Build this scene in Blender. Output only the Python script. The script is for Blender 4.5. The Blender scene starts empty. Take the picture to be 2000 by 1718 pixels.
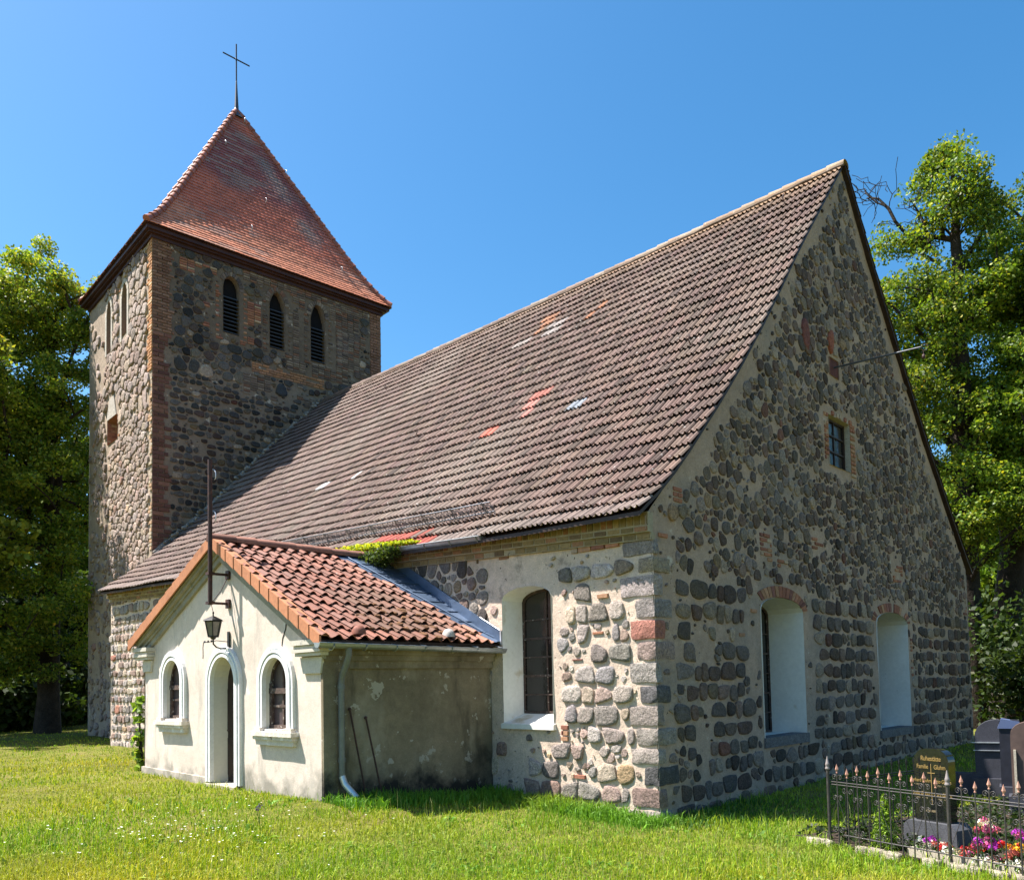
import bpy, math, random
import numpy as np
from math import radians as R, pi, sin, cos
from mathutils import Vector, Matrix
from mathutils.geometry import delaunay_2d_cdt

# ---------------------------------------------------------------- camera, sky, sun, exposure
SC = bpy.context.scene
COL = SC.collection
CAM = (-9.23, -6.46, 1.95)
_y, _p, _r = R(42.589), R(2.746), R(-1.25)
_f = Vector((cos(_p)*cos(_y), cos(_p)*sin(_y), sin(_p)))
_rt = Vector((sin(_y), -cos(_y), 0)); _up = _rt.cross(_f)
_r2 = _rt*cos(_r)+_up*sin(_r); _u2 = _up*cos(_r)-_rt*sin(_r)
cam = bpy.data.objects.new('camera', bpy.data.cameras.new('camera')); COL.objects.link(cam)
m3 = Matrix((_r2, _u2, -_f)).transposed().to_4x4(); m3.translation = CAM
cam.matrix_world = m3
cam.data.sensor_width = 36; cam.data.lens = 1587.5/2000*36
cam.data.shift_x = (1000-1068.1)/2000; cam.data.shift_y = (1255.5-859)/2000
cam.data.clip_start = .1; cam.data.clip_end = 2000
SC.camera = cam
SUN = Vector((-.36, .44, 1)).normalized()
w = bpy.data.worlds.new('World'); SC.world = w; w.use_nodes = True
nt = w.node_tree; bg = nt.nodes['Background']
sk = nt.nodes.new('ShaderNodeTexSky'); sk.sky_type = 'NISHITA'; sk.sun_disc = False
sk.sun_elevation = math.asin(SUN.z); sk.sun_rotation = math.atan2(SUN.x, SUN.y)
sk.air_density = 1.0; sk.dust_density = 1.0; sk.ozone_density = 2.2; sk.altitude = 50
hs = nt.nodes.new('ShaderNodeHueSaturation'); hs.inputs['Saturation'].default_value = 1.34; hs.inputs['Value'].default_value = 1.06; hs.inputs['Hue'].default_value = .492
nt.links.new(sk.outputs[0], hs.inputs['Color']); nt.links.new(hs.outputs[0], bg.inputs[0]); bg.inputs[1].default_value = .074
sl = bpy.data.lights.new('sun', 'SUN'); sl.energy = 5.0; sl.angle = R(.5); sl.color = (1, .945, .88)
so = bpy.data.objects.new('sun', sl); COL.objects.link(so)
so.rotation_euler = SUN.to_track_quat('Z', 'Y').to_euler()
SC.view_settings.view_transform = 'Standard'; SC.view_settings.look = 'None'
SC.view_settings.exposure = 1.55; SC.view_settings.gamma = 1

rnd = random.Random(7); RG = np.random.default_rng(11)

# ---------------------------------------------------------------- helpers
def _h(ix, iy, s):
    n = (ix.astype(np.int64)*374761393 + iy.astype(np.int64)*668265263 + s*974634777) & 0xffffffff
    n = ((n ^ (n >> 13))*1274126177) & 0xffffffff
    n = (n ^ (n >> 16)) & 0xffffff
    return n/float(0xffffff)
def vn(x, y, s=0):
    x = np.asarray(x, float); y = np.asarray(y, float)
    ix = np.floor(x); iy = np.floor(y); fx = x-ix; fy = y-iy
    fx = fx*fx*(3-2*fx); fy = fy*fy*(3-2*fy)
    a = _h(ix, iy, s); b = _h(ix+1, iy, s); c = _h(ix, iy+1, s); d = _h(ix+1, iy+1, s)
    return (a*(1-fx)+b*fx)*(1-fy)+(c*(1-fx)+d*fx)*fy
def fbm(x, y, s=0, o=3):
    t = 0; a = .5; n = 0
    for k in range(o):
        t = t+a*vn(np.asarray(x)*2**k, np.asarray(y)*2**k, s+k); n += a; a *= .5
    return t/n

class Frame:
    def __init__(s, O, U, V, N):
        s.O, s.U, s.V, s.N = [np.array(q, float) for q in (O, U, V, N)]
        s.flip = np.dot(np.cross(s.U, s.V), s.N) < 0
    def __call__(s, P):
        P = np.atleast_2d(np.asarray(P, float))
        return s.O+P[:, :1]*s.U+P[:, 1:2]*s.V+P[:, 2:3]*s.N
    def fix(s, F):
        if not s.flip: return F
        if isinstance(F, np.ndarray): return F[:, ::-1]
        return [list(f)[::-1] for f in F]
WORLD = Frame((0,0,0), (1,0,0), (0,1,0), (0,0,1))

OFFS = {}
class Acc:
    def __init__(s): s.V = []; s.C = []; s.F = []; s.n = 0
    def add(s, V, F, col=(1,1,1), mat=0, smooth=False, fr=None):
        V = np.asarray(V, float)
        if fr is not None: V = fr(V); F = fr.fix(F)
        if not isinstance(F, np.ndarray):
            g = {}
            for f in F: g.setdefault(len(f), []).append(f)
            Fs = [np.array(q) for q in g.values()]
        else: Fs = [F]
        for q in Fs:
            if len(q): s.F.append((q+s.n, mat, smooth))
        c = np.asarray(col, float)
        if c.ndim == 1: c = np.tile(c, (len(V), 1))
        s.V.append(V); s.C.append(c); s.n += len(V)
        return s
    def build(s, name, mats, parent=None, loc=None):
        V = np.concatenate(s.V); C = np.concatenate(s.C)
        off = np.zeros(3)
        if parent is not None: off = np.array(OFFS.get(parent.name, (0,0,0)), float)
        if loc is not None: off = np.array(loc, float)
        me = bpy.data.meshes.new(name)
        me.vertices.add(len(V)); me.vertices.foreach_set('co', (V-off).astype(np.float32).ravel())
        nl = sum(q.size for q, _, _ in s.F); npoly = sum(len(q) for q, _, _ in s.F)
        me.loops.add(nl); me.polygons.add(npoly)
        me.loops.foreach_set('vertex_index', np.concatenate([q.ravel() for q, _, _ in s.F]).astype(np.int32))
        tot = np.concatenate([np.full(len(q), q.shape[1]) for q, _, _ in s.F])
        me.polygons.foreach_set('loop_start', np.concatenate([[0], np.cumsum(tot)[:-1]]).astype(np.int32))
        me.polygons.foreach_set('material_index', np.concatenate([np.full(len(q), m) for q, m, _ in s.F]).astype(np.int32))
        me.polygons.foreach_set('use_smooth', np.concatenate([np.full(len(q), sm) for q, _, sm in s.F]).astype(bool))
        at = me.color_attributes.new('col', 'FLOAT_COLOR', 'POINT')
        at.data.foreach_set('color', np.concatenate([C, np.ones((len(C), 1))], 1).astype(np.float32).ravel())
        me.update(calc_edges=True); me.validate()
        for m in (mats if isinstance(mats, (list, tuple)) else [mats]): me.materials.append(m)
        o = bpy.data.objects.new(name, me); COL.objects.link(o); OFFS[o.name] = off
        if loc is not None: o.location = loc
        if parent is not None: o.parent = parent
        return o

def thing(name, label, cat, loc=(0,0,0), group=None, rz=0):
    o = bpy.data.objects.new(name, None); COL.objects.link(o); o.location = loc; o.rotation_euler = (0,0,rz)
    o.empty_display_size = .2; OFFS[o.name] = np.array(loc, float)
    o['label'] = label; o['category'] = cat
    if group: o['group'] = group
    return o
def tag(o, label, cat, group=None, kind=None):
    o['label'] = label; o['category'] = cat
    if group: o['group'] = group
    if kind: o['kind'] = kind
    return o

BOXF = np.array([[0,3,2,1],[4,5,6,7],[0,1,5,4],[1,2,6,5],[2,3,7,6],[3,0,4,7]])
def box(a, x0, x1, y0, y1, z0, z1, col=(1,1,1), mat=0, fr=None):
    a.add([(x0,y0,z0),(x1,y0,z0),(x1,y1,z0),(x0,y1,z0),(x0,y0,z1),(x1,y0,z1),(x1,y1,z1),(x0,y1,z1)], BOXF.copy(), col, mat, False, fr)
def prism(a, poly, n0, n1, col=(1,1,1), mat=0, fr=None):
    """poly in (u,v), extruded n0..n1 (ccw)"""
    k = len(poly)
    V = [(u,v,n0) for u,v in poly]+[(u,v,n1) for u,v in poly]
    F = [list(range(k))[::-1], [k+i for i in range(k)]]+[[i,(i+1)%k,k+(i+1)%k,k+i] for i in range(k)]
    a.add(V, F, col, mat, False, fr)
def tube(a, pts, rad, seg=8, col=(1,1,1), mat=0, caps=True, smooth=True, fr=None):
    P = np.asarray(pts, float); n = len(P)
    if fr is not None: P = fr(P)
    r = np.full(n, rad, float) if np.isscalar(rad) else np.asarray(rad, float)
    T = np.gradient(P, axis=0); T /= np.linalg.norm(T, axis=1)[:, None]+1e-12
    ref = np.array([0,0,1.]) if abs(T[0,2]) < .9 else np.array([1.,0,0])
    V = []; A = np.cross(ref, T[0]); A /= np.linalg.norm(A)
    for i in range(n):
        A = A-T[i]*np.dot(A, T[i]); A /= np.linalg.norm(A)+1e-12; B = np.cross(T[i], A)
        th = np.arange(seg)*2*pi/seg
        V.append(P[i]+r[i]*(np.cos(th)[:, None]*A+np.sin(th)[:, None]*B))
    V = np.concatenate(V); F = []
    i = np.arange(n-1)[:, None]*seg; j = np.arange(seg)[None]
    F = np.stack([i+j, i+(j+1)%seg, i+seg+(j+1)%seg, i+seg+j], -1).reshape(-1, 4)
    a.add(V, F, col, mat, smooth)
    if caps:
        a.add(V[:seg], [list(range(seg))[::-1]], col, mat); a.add(V[-seg:], [list(range(seg))], col, mat)
def lathe(a, prof, c, seg=16, col=(1,1,1), mat=0, smooth=True):
    P = np.asarray(prof, float); th = np.arange(seg)*2*pi/seg
    V = np.stack([np.outer(P[:,0], np.cos(th)), np.outer(P[:,0], np.sin(th)), np.repeat(P[:,1:2], seg, 1)], -1).reshape(-1,3)+np.array(c)
    i = np.arange(len(P)-1)[:, None]*seg; j = np.arange(seg)[None]
    F = np.stack([i+j, i+(j+1)%seg, i+seg+(j+1)%seg, i+seg+j], -1).reshape(-1, 4)
    a.add(V, F, col, mat, smooth)
    a.add(V[:seg], [list(range(seg))[::-1]], col, mat); a.add(V[-seg:], [list(range(seg))], col, mat)

# ---------------------------------------------------------------- materials
MATS = {}
def mk(name, base=(.5,.5,.5), attr=False, rough=.85, var=((3,.25),), bump=(), stain=(), spec=.3, metal=0, translucent=0, emis=None, grid=None):
    if name in MATS: return MATS[name]
    m = bpy.data.materials.new(name); m.use_nodes = True; t = m.node_tree; N = t.nodes; L = t.links
    b = N['Principled BSDF']; b.inputs['Roughness'].default_value = rough; b.inputs['Metallic'].default_value = metal
    b.inputs['Specular IOR Level'].default_value = spec
    tc = N.new('ShaderNodeTexCoord'); co = tc.outputs['Object']
    if attr:
        an = N.new('ShaderNodeAttribute'); an.attribute_name = 'col'; c = an.outputs['Color']
    else:
        rg = N.new('ShaderNodeRGB'); rg.outputs[0].default_value = (*base, 1); c = rg.outputs[0]
    def noise(scale, det=4, stretch=None, rg=.55):
        n = N.new('ShaderNodeTexNoise'); n.inputs['Scale'].default_value = scale; n.inputs['Detail'].default_value = det
        n.inputs['Roughness'].default_value = rg
        if stretch:
            mp = N.new('ShaderNodeMapping'); mp.inputs['Scale'].default_value = stretch; L.new(co, mp.inputs[0]); L.new(mp.outputs[0], n.inputs[0])
        else: L.new(co, n.inputs[0])
        return n.outputs['Fac']
    for s_, (scale, amt) in enumerate(var):
        mr = N.new('ShaderNodeMapRange'); mr.inputs['From Min'].default_value = .3; mr.inputs['From Max'].default_value = .7
        mr.inputs['To Min'].default_value = 1-amt; mr.inputs['To Max'].default_value = 1+amt
        L.new(noise(scale), mr.inputs[0])
        mx = N.new('ShaderNodeVectorMath'); mx.operation = 'SCALE'; L.new(c, mx.inputs[0]); L.new(mr.outputs[0], mx.inputs['Scale']); c = mx.outputs[0]
    for st in stain:  # (color, scale, lo, hi, stretch, zlo, zhi)
        col, scale, lo, hi = st[:4]; stretch = st[4] if len(st) > 4 else None
        mr = N.new('ShaderNodeMapRange'); mr.inputs['From Min'].default_value = lo; mr.inputs['From Max'].default_value = hi
        fac = noise(scale, 5, stretch, .62)
        if len(st) > 5:   # height weighting: add gradient so that the stain grows towards zlo
            sp = N.new('ShaderNodeSeparateXYZ'); L.new(co, sp.inputs[0])
            g = N.new('ShaderNodeMapRange'); g.inputs['From Min'].default_value = st[5]; g.inputs['From Max'].default_value = st[6]
            g.inputs['To Min'].default_value = .35; g.inputs['To Max'].default_value = -.3; L.new(sp.outputs['Z'], g.inputs[0])
            ad = N.new('ShaderNodeMath'); ad.operation = 'ADD'; L.new(fac, ad.inputs[0]); L.new(g.outputs[0], ad.inputs[1]); fac = ad.outputs[0]
        L.new(fac, mr.inputs[0])
        mx = N.new('ShaderNodeMix'); mx.data_type = 'RGBA'; L.new(mr.outputs[0], mx.inputs['Factor']); L.new(c, mx.inputs['A']); mx.inputs['B'].default_value = (*col, 1)
        c = mx.outputs['Result']
    L.new(c, b.inputs['Base Color'])
    prev = None
    for scale, stg, dist in bump:
        bn = N.new('ShaderNodeBump'); bn.inputs['Strength'].default_value = stg; bn.inputs['Distance'].default_value = dist
        L.new(noise(scale, 6, None, .65), bn.inputs['Height'])
        if prev: L.new(prev, bn.inputs['Normal'])
        prev = bn.outputs[0]
    if prev: L.new(prev, b.inputs['Normal'])
    if translucent:
        tr = N.new('ShaderNodeBsdfTranslucent'); ms = N.new('ShaderNodeMixShader'); ms.inputs[0].default_value = translucent
        sc_ = N.new('ShaderNodeVectorMath'); sc_.operation = 'MULTIPLY'; sc_.inputs[1].default_value = (1.25, 1.25, .55); L.new(c, sc_.inputs[0])
        L.new(sc_.outputs[0], tr.inputs[0]); L.new(b.outputs[0], ms.inputs[1]); L.new(tr.outputs[0], ms.inputs[2])
        L.new(ms.outputs[0], N['Material Output'].inputs['Surface'])
    if emis: b.inputs['Emission Color'].default_value = (*emis[0], 1); b.inputs['Emission Strength'].default_value = emis[1]
    MATS[name] = m; return m

M_STONE = mk('fieldstone', attr=True, rough=.82, var=((5,.16),(26,.30),(75,.42)), bump=((7,.8,.05),(28,.8,.02),(75,.6,.010)), stain=(((.07,.065,.06),30,.66,.72),), spec=.2)
M_MORTAR = mk('lime_mortar', attr=True, rough=.95, var=((.7,.10),(7,.12),(45,.16)), bump=((11,.5,.03),(55,.6,.015)),
              stain=(((.24,.20,.165),2.2,.60,.72),((.50,.43,.35),3.5,.63,.70),((.07,.055,.045),17,.655,.69)), spec=.1)
M_WHITE = mk('white_limewash', (.72,.71,.67), rough=.9, var=((1.5,.06),(14,.05)), bump=((9,.3,.02),(30,.2,.01)), stain=(((.52,.45,.32),1.6,.60,.72),((.40,.37,.31),9,.70,.74)), spec=.1)
M_WHITE2 = mk('cream_limewash', (.60,.58,.50), rough=.9, var=((1.5,.06),(20,.04)), bump=((20,.15,.01),), spec=.1)
M_BRICK = mk('old_brick', attr=True, rough=.9, var=((20,.2),(90,.2)), bump=((30,.5,.01),), spec=.15)
M_TILE = mk('nave_clay_tile', attr=True, rough=.8, var=((2.5,.14),(30,.16),(110,.2)), bump=((60,.35,.006),),
            stain=(((.44,.42,.39),15,.655,.70),), spec=.3)
M_PTILE = mk('pantile_clay', attr=True, rough=.75, var=((3,.12),(25,.18)), bump=((50,.3,.006),), stain=(((.5,.42,.36),14,.70,.76),), spec=.3)
M_RTILE = mk('plain_red_tile', attr=True, rough=.62, var=((1.2,.15),(18,.14)), bump=((40,.25,.006),), spec=.45)
M_STUCCO = mk('stucco_sunny', (.58,.495,.42), rough=.93, var=((.9,.08),(9,.07),(60,.10)), bump=((6,.25,.02),(50,.35,.008)),
              stain=(((.27,.245,.205),2.2,.52,.74,None,.3,1.15),((.40,.36,.31),1.6,.56,.72,(2.5,2.5,.5)),((.62,.58,.51),4,.64,.70),((.33,.29,.24),24,.68,.73)), spec=.1)
M_STUCCO_E = mk('stucco_weathered_shade_tone', (.19,.155,.105), rough=.95, var=((.8,.28),(8,.12),(50,.12)), bump=((5,.3,.02),(45,.4,.01)),  # stained plaster with the east side's shade added by a lowered base colour
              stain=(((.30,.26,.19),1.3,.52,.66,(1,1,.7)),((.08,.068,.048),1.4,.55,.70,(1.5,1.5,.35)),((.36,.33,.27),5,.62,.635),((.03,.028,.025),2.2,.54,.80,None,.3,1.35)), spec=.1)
M_TRIM = mk('white_trim_plaster', (.69,.69,.675), rough=.8, var=((4,.09),(30,.08)), bump=((30,.2,.006),), spec=.2)
M_GREYTRIM = mk('grey_cornice_plaster', (.27,.25,.20), rough=.9, var=((3,.15),(30,.12)), bump=((30,.3,.01),), stain=(((.16,.16,.13),5,.58,.7),), spec=.15)
M_DARKWOOD = mk('dark_brown_wood', (.030,.016,.012), rough=.55, var=((10,.4),), bump=((40,.3,.005),), spec=.35)
M_OLDWOOD = mk('weathered_window_wood', (.075,.05,.04), rough=.8, var=((14,.5),), stain=(((.42,.40,.36),22,.60,.68),), bump=((60,.4,.004),))
M_FASCIA = mk('maroon_fascia_paint', (.045,.017,.014), rough=.5, var=((2,.3),), bump=((20,.1,.004),))
M_GLASS = mk('window_glass', (.012,.010,.010), rough=.06, var=((2,.4),), bump=((5,.35,.02),), spec=.8)
M_GLASS2 = mk('mauve_window_glass', (.06,.042,.045), rough=.35, var=((2.5,.3),), spec=.5)
M_DARK = mk('dark_interior', (.008,.008,.010), rough=1, var=())
M_ZINC = mk('weathered_zinc', (.33,.345,.35), rough=.42, var=((4,.16),(30,.1)), bump=((8,.15,.01),), metal=.65, spec=.5)
M_BLUEZ = mk('blue_grey_lead', (.09,.13,.20), rough=.42, var=((2.5,.2),(14,.1)), bump=((5,.25,.02),), metal=.4, spec=.5)
M_LIGHTZ = mk('bright_zinc', (.55,.56,.58), rough=.35, var=((5,.12),), metal=.6, spec=.5)
M_IRON = mk('rusty_iron', (.045,.018,.014), rough=.6, var=((12,.4),(60,.3)), bump=((50,.3,.004),), stain=(((.13,.045,.02),9,.56,.7),), spec=.4)
M_BLACKI = mk('black_wrought_iron', (.012,.012,.013), rough=.45, var=((12,.3),), bump=((60,.2,.003),), spec=.4)
M_FENCE = mk('grey_black_fence_iron', (.042,.037,.035), rough=.42, var=((15,.35),(80,.3)), bump=((70,.3,.003),), spec=.5)
M_FINIAL = mk('pink_copper_finial', (.42,.22,.16), rough=.5, var=((30,.2),), spec=.4)
M_GSTEEL = mk('galvanised_steel', (.42,.44,.47), rough=.4, var=((10,.15),), metal=.6, spec=.5)
M_CLAYV = mk('clay_verge_tile', (.40,.17,.085), rough=.75, var=((2.5,.10),(22,.12)), bump=((30,.25,.006),), stain=(((.2,.09,.05),3,.62,.75),), spec=.25)
M_GRANBLK = mk('polished_black_granite', (.010,.011,.011), rough=.05, var=((60,.5),), spec=.7)
M_GRANGREY = mk('rough_grey_granite', (.06,.062,.07), rough=.7, var=((6,.15),(90,.35)), bump=((30,.4,.01),))
M_GOLD = mk('gold_lettering', (.36,.24,.08), rough=.45, var=(), metal=.3, spec=.5)
M_CONC = mk('beige_edging_stone', (.40,.35,.27), rough=.9, var=((6,.12),(60,.15)), bump=((40,.4,.008),), stain=(((.2,.19,.14),5,.6,.72),))
M_SOIL = mk('dark_soil', (.045,.032,.022), rough=1, var=((20,.4),), bump=((30,.8,.03),))
M_BARK = mk('dark_bark', (.038,.030,.024), rough=.95, var=((4,.3),(25,.35)), bump=((14,.9,.05),), spec=.15)
M_LEAF = mk('tree_leaf', attr=True, rough=.5, var=(), spec=.3, translucent=.40)
M_GRASS = mk('grass_blade', attr=True, rough=.55, var=(), spec=.3, translucent=.30)
M_PETAL = mk('flower_petal', attr=True, rough=.6, var=(), spec=.25, translucent=.2)
M_GROUND = mk('meadow_soil', (.13,.13,.03), rough=1, var=((.4,.2),(5,.3),(40,.4)), bump=((25,.9,.04),), stain=(((.17,.13,.06),.8,.55,.7),), spec=.05)

# ---------------------------------------------------------------- ground
GP = np.array([(0,0,.02),(-3.2,3.3,.40),(-3.2,9.3,.44),(-3.2,6.2,.40),(0,20.2,.33),(1.6,27.2,.33),(-.4,-2.6,.0),(-.8,-4.6,.02),(1.5,-3.3,.02),(7,-2,.06),(14.7,-.2,.1),
   (-9.2,-6.5,.33),(-6,2,.36),(-5,-1.5,.22),(-2.6,-4.6,.08),(-6,20,.36),(0,3.2,.16),(25,2,.2),(0,40,.5),(-40,-40,.5),(60,60,.6),(-40,60,.6),(60,-40,.3),(-1.5,1.5,.14),(-3,30,.4)], float)
def _rbf():
    d = np.linalg.norm(GP[:, None, :2]-GP[None, :, :2], axis=2)
    A = np.block([[d+np.eye(len(GP))*.15, np.ones((len(GP),1))],[np.ones((1,len(GP))), np.zeros((1,1))]])
    return np.linalg.solve(A, np.concatenate([GP[:,2],[0]]))
_gw = _rbf()
def gz(x, y):
    x = np.atleast_1d(np.asarray(x, float)); y = np.atleast_1d(np.asarray(y, float))
    d = np.sqrt((x[:, None]-GP[None,:,0])**2+(y[:, None]-GP[None,:,1])**2)
    z = d@_gw[:-1]+_gw[-1]
    far = np.clip((np.hypot(x-3, y-8)-45)/20, 0, 1)
    return z*(1-far)+.45*far
def build_ground():
    xs = np.unique(np.concatenate([np.linspace(-12,16,113), np.linspace(-60,60,49), [-900,-400,-150,150,400,900]]))
    ys = np.unique(np.concatenate([np.linspace(-9,30,157), np.linspace(-60,70,53), [-900,-400,-150,150,400,900]]))
    X, Y = np.meshgrid(xs, ys); Z = gz(X.ravel(), Y.ravel())
    Z = Z+(fbm(X.ravel()*1.3, Y.ravel()*1.3, 5)-.5)*.05
    n = len(xs); i = np.arange(len(ys)-1)[:, None]*n; j = np.arange(n-1)[None]
    F = np.stack([i+j, i+j+1, i+n+j+1, i+n+j], -1).reshape(-1,4)
    a = Acc(); a.add(np.stack([X.ravel(), Y.ravel(), Z], 1), F, smooth=True)
    o = a.build('ground', M_GROUND); o['kind'] = 'structure'; o['label'] = 'churchyard lawn ground under the grass'
build_ground()
# ---------------------------------------------------------------- masonry
def inpoly(P, poly):
    P = np.atleast_2d(P); x, y = P[:,0], P[:,1]; q = np.asarray(poly); r = np.zeros(len(P), bool)
    j = len(q)-1
    for i in range(len(q)):
        xi, yi = q[i]; xj, yj = q[j]
        c = ((yi > y) != (yj > y)) & (x < (xj-xi)*(y-yi)/(yj-yi+1e-12)+xi); r ^= c; j = i
    return r
def arch(u0, u1, v0, vs, vc, n=8, point=0.):
    """ccw opening outline: flat foot at v0, springing at vs, crown at vc"""
    c = (u0+u1)/2; h = (u1-u0)/2; P = [(u0,v0),(u1,v0)]
    for k in range(n+1):
        t = k/n*pi; x = cos(t); y = sin(t)
        if point: y = (1-abs(x)**2.1)
        P.append((c+h*x, vs+(vc-vs)*y))
    return P
def subdiv(poly, step):
    out = []
    for i in range(len(poly)):
        a = np.array(poly[i], float); b = np.array(poly[(i+1)%len(poly)], float)
        k = max(1, int(np.linalg.norm(b-a)/step))
        for t in range(k): out.append(tuple(a+(b-a)*t/k))
    return out
def wall_sheet(acc, fr, outline, holes, step=.12, amp=.015, mat=0, col=(.5,.45,.38), seed=0, colfn=None):
    out = subdiv(outline, step*1.5); pts = list(out); edges = [(i, (i+1)%len(out)) for i in range(len(out))]
    for h in holes:
        hp = subdiv(h, step); o = len(pts); pts += hp; edges += [(o+i, o+(i+1)%len(hp)) for i in range(len(hp))]
    q = np.asarray(outline); lo = q.min(0); hi = q.max(0)
    gx, gy = np.meshgrid(np.arange(lo[0]+step/2, hi[0], step), np.arange(lo[1]+step/2, hi[1], step))
    G = np.stack([gx.ravel(), gy.ravel()], 1); rg = np.random.default_rng(seed); G = G+rg.uniform(-.25,.25,G.shape)*step
    k = inpoly(G, outline)
    for h in holes: k &= ~inpoly(G, h)
    G = G[k]
    B = np.array(pts)
    for c0 in range(0, len(G), 4000):
        d = np.sqrt(((G[c0:c0+4000, None]-B[None])**2).sum(2)).min(1); G[c0:c0+4000][d < step*.4] = np.nan
    G = G[~np.isnan(G[:,0])]
    pts += [tuple(p) for p in G]
    vs, es, fs, *_ = delaunay_2d_cdt([Vector(p) for p in pts], edges, [], 0, 1e-6)
    V2 = np.array([tuple(v) for v in vs]); F = np.array([list(f) for f in fs])
    ce = V2[F].mean(1); k = inpoly(ce, outline)
    for h in holes: k &= ~inpoly(ce, h)
    F = F[k]
    a = V2[F]; ar = (a[:,1,0]-a[:,0,0])*(a[:,2,1]-a[:,0,1])-(a[:,1,1]-a[:,0,1])*(a[:,2,0]-a[:,0,0]); F[ar < 0] = F[ar < 0][:, ::-1]
    n = (fbm(V2[:,0]*2.2, V2[:,1]*2.2, seed, 3)-1)*amp
    C = np.tile(np.array(col, float), (len(V2),1))*(.88+.24*fbm(V2[:,0]*.8, V2[:,1]*.8, seed+9))[:, None]
    if colfn is not None: C = colfn(V2, C)
    acc.add(np.column_stack([V2, n]), F, C, mat, True, fr)
def reveal(acc, fr, poly, depth, mat, col=(1,1,1), n0=.004, dv=None):
    """inner faces of an opening; dv raises the foot at the back"""
    k = len(poly); A = [(u,v,n0) for u,v in poly]; Bk = [(u,v+(dv if (dv and i < 2) else 0),-depth) for i,(u,v) in enumerate(poly)]
    F = [[(i+1)%k, i, k+i, k+(i+1)%k] for i in range(k)]
    acc.add(A+Bk, F, col, mat, False, fr)

SEG = 16
_th = np.arange(SEG)*2*pi/SEG
def stone(acc, fr, u, v, w, h, proud, col, rg, p=3.2, rot=0., mat=1, flat=.9):
    x, y = np.cos(_th), np.sin(_th)
    r = (np.abs(x)**p+np.abs(y)**p)**(-1/p)*rg.uniform(.96,1.03,SEG); X = r*x; Y = r*y
    q = rg.normal(0, .13, 6); X, Y = X+q[0]*X*Y+q[1]*Y*Y*.7+q[2]*Y*.6, Y+q[3]*X*Y+q[4]*X*X*.7+q[5]*X*.5
    X = (X-(X.max()+X.min())/2)/((X.max()-X.min())/2)*w/2; Y = (Y-(Y.max()+Y.min())/2)/((Y.max()-Y.min())/2)*h/2
    if rot: X, Y = X*cos(rot)-Y*sin(rot), X*sin(rot)+Y*cos(rot)
    rings = []
    tx, ty = rg.normal(0, .05, 2)
    for s, n in ((1.0,-.03/max(proud,.01)),(.985,.45),(.945,.92),(.60,flat+.05)):
        z = proud*n+ (0 if s == 1 else 1)*(rg.uniform(-.16,.16,SEG)*proud*(1 if s < .95 else .5)) + (X*tx+Y*ty)*s*.5
        rings.append(np.stack([u+X*s, v+Y*s, z], 1))
    V = np.concatenate(rings+[np.array([[u, v, proud*rg.uniform(.8,1.1)]])])
    j = np.arange(SEG); F = [np.stack([k*SEG+j, k*SEG+(j+1)%SEG, (k+1)*SEG+(j+1)%SEG, (k+1)*SEG+j], 1) for k in range(3)]
    acc.add(V, np.concatenate(F), col, mat, True, fr)
    acc.F.append((fr.fix(np.stack([3*SEG+j, 3*SEG+(j+1)%SEG, np.full(SEG, 4*SEG)], 1))+acc.n-len(V), mat, True))
PAL = [((.27,.235,.215),8),((.17,.16,.15),5),((.085,.083,.085),3.5),((.27,.195,.165),7),((.20,.135,.115),5),((.36,.295,.22),5),((.30,.12,.085),.45),((.36,.25,.14),.6),((.18,.175,.18),3),((.38,.33,.30),4)]
TINT = [0., (.34,.27,.225)]; WIDE = [0.]
_pw = np.cumsum([w_ for _, w_ in PAL]); _pw = _pw/_pw[-1]
def pick(rg, dark=1.):
    if rg.random() < WIDE[0]*.28: return np.array((.40,.31,.235))*rg.uniform(.6,.95)
    c = np.array(PAL[int(np.searchsorted(_pw, rg.random()))][0]); c = c*(1-TINT[0])+np.array(TINT[1])*TINT[0]; return c*rg.uniform(.8,1.22)*rg.uniform(1-WIDE[0],1+WIDE[0])*dark*np.array([rg.uniform(.96,1.04),1,rg.uniform(.96,1.04)])
class Layer:
    """keeps a raster of the wall face so that stones, bricks and holes do not overlap"""
    def __init__(s, outline, holes, cell=.03, pad=.03):
        q = np.asarray(outline); s.lo = q.min(0); cell = .022; s.c = cell; s.n = np.ceil((q.max(0)-s.lo)/cell).astype(int)+1
        X, Y = np.meshgrid(s.lo[0]+(np.arange(s.n[0])+.5)*cell, s.lo[1]+(np.arange(s.n[1])+.5)*cell, indexing='ij')
        P = np.stack([X.ravel(), Y.ravel()], 1); ok = inpoly(P, outline)
        for h in holes:
            hh = np.asarray(h); c = hh.mean(0); e = (hh-c); e = c+e*(1+pad/np.maximum(np.abs(e).max(0), .05)); ok &= ~inpoly(P, e)
        s.occ = ~ok.reshape(s.n)
    def sl(s, u, v, w, h):
        a = np.maximum(((np.array([u-w/2, v-h/2])-s.lo)/s.c).astype(int), 0); b = np.minimum(((np.array([u+w/2, v+h/2])-s.lo)/s.c).astype(int)+1, s.n)
        return slice(a[0], b[0]), slice(a[1], b[1])
    def free(s, u, v, w, h):
        q = s.occ[s.sl(u, v, w, h)]; return q.size > 0 and not q.any() and u-w/2 >= s.lo[0]-.02 and v-h/2 >= s.lo[1]-.3
    def mark(s, u, v, w, h): s.occ[s.sl(u, v, w, h)] = True
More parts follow.
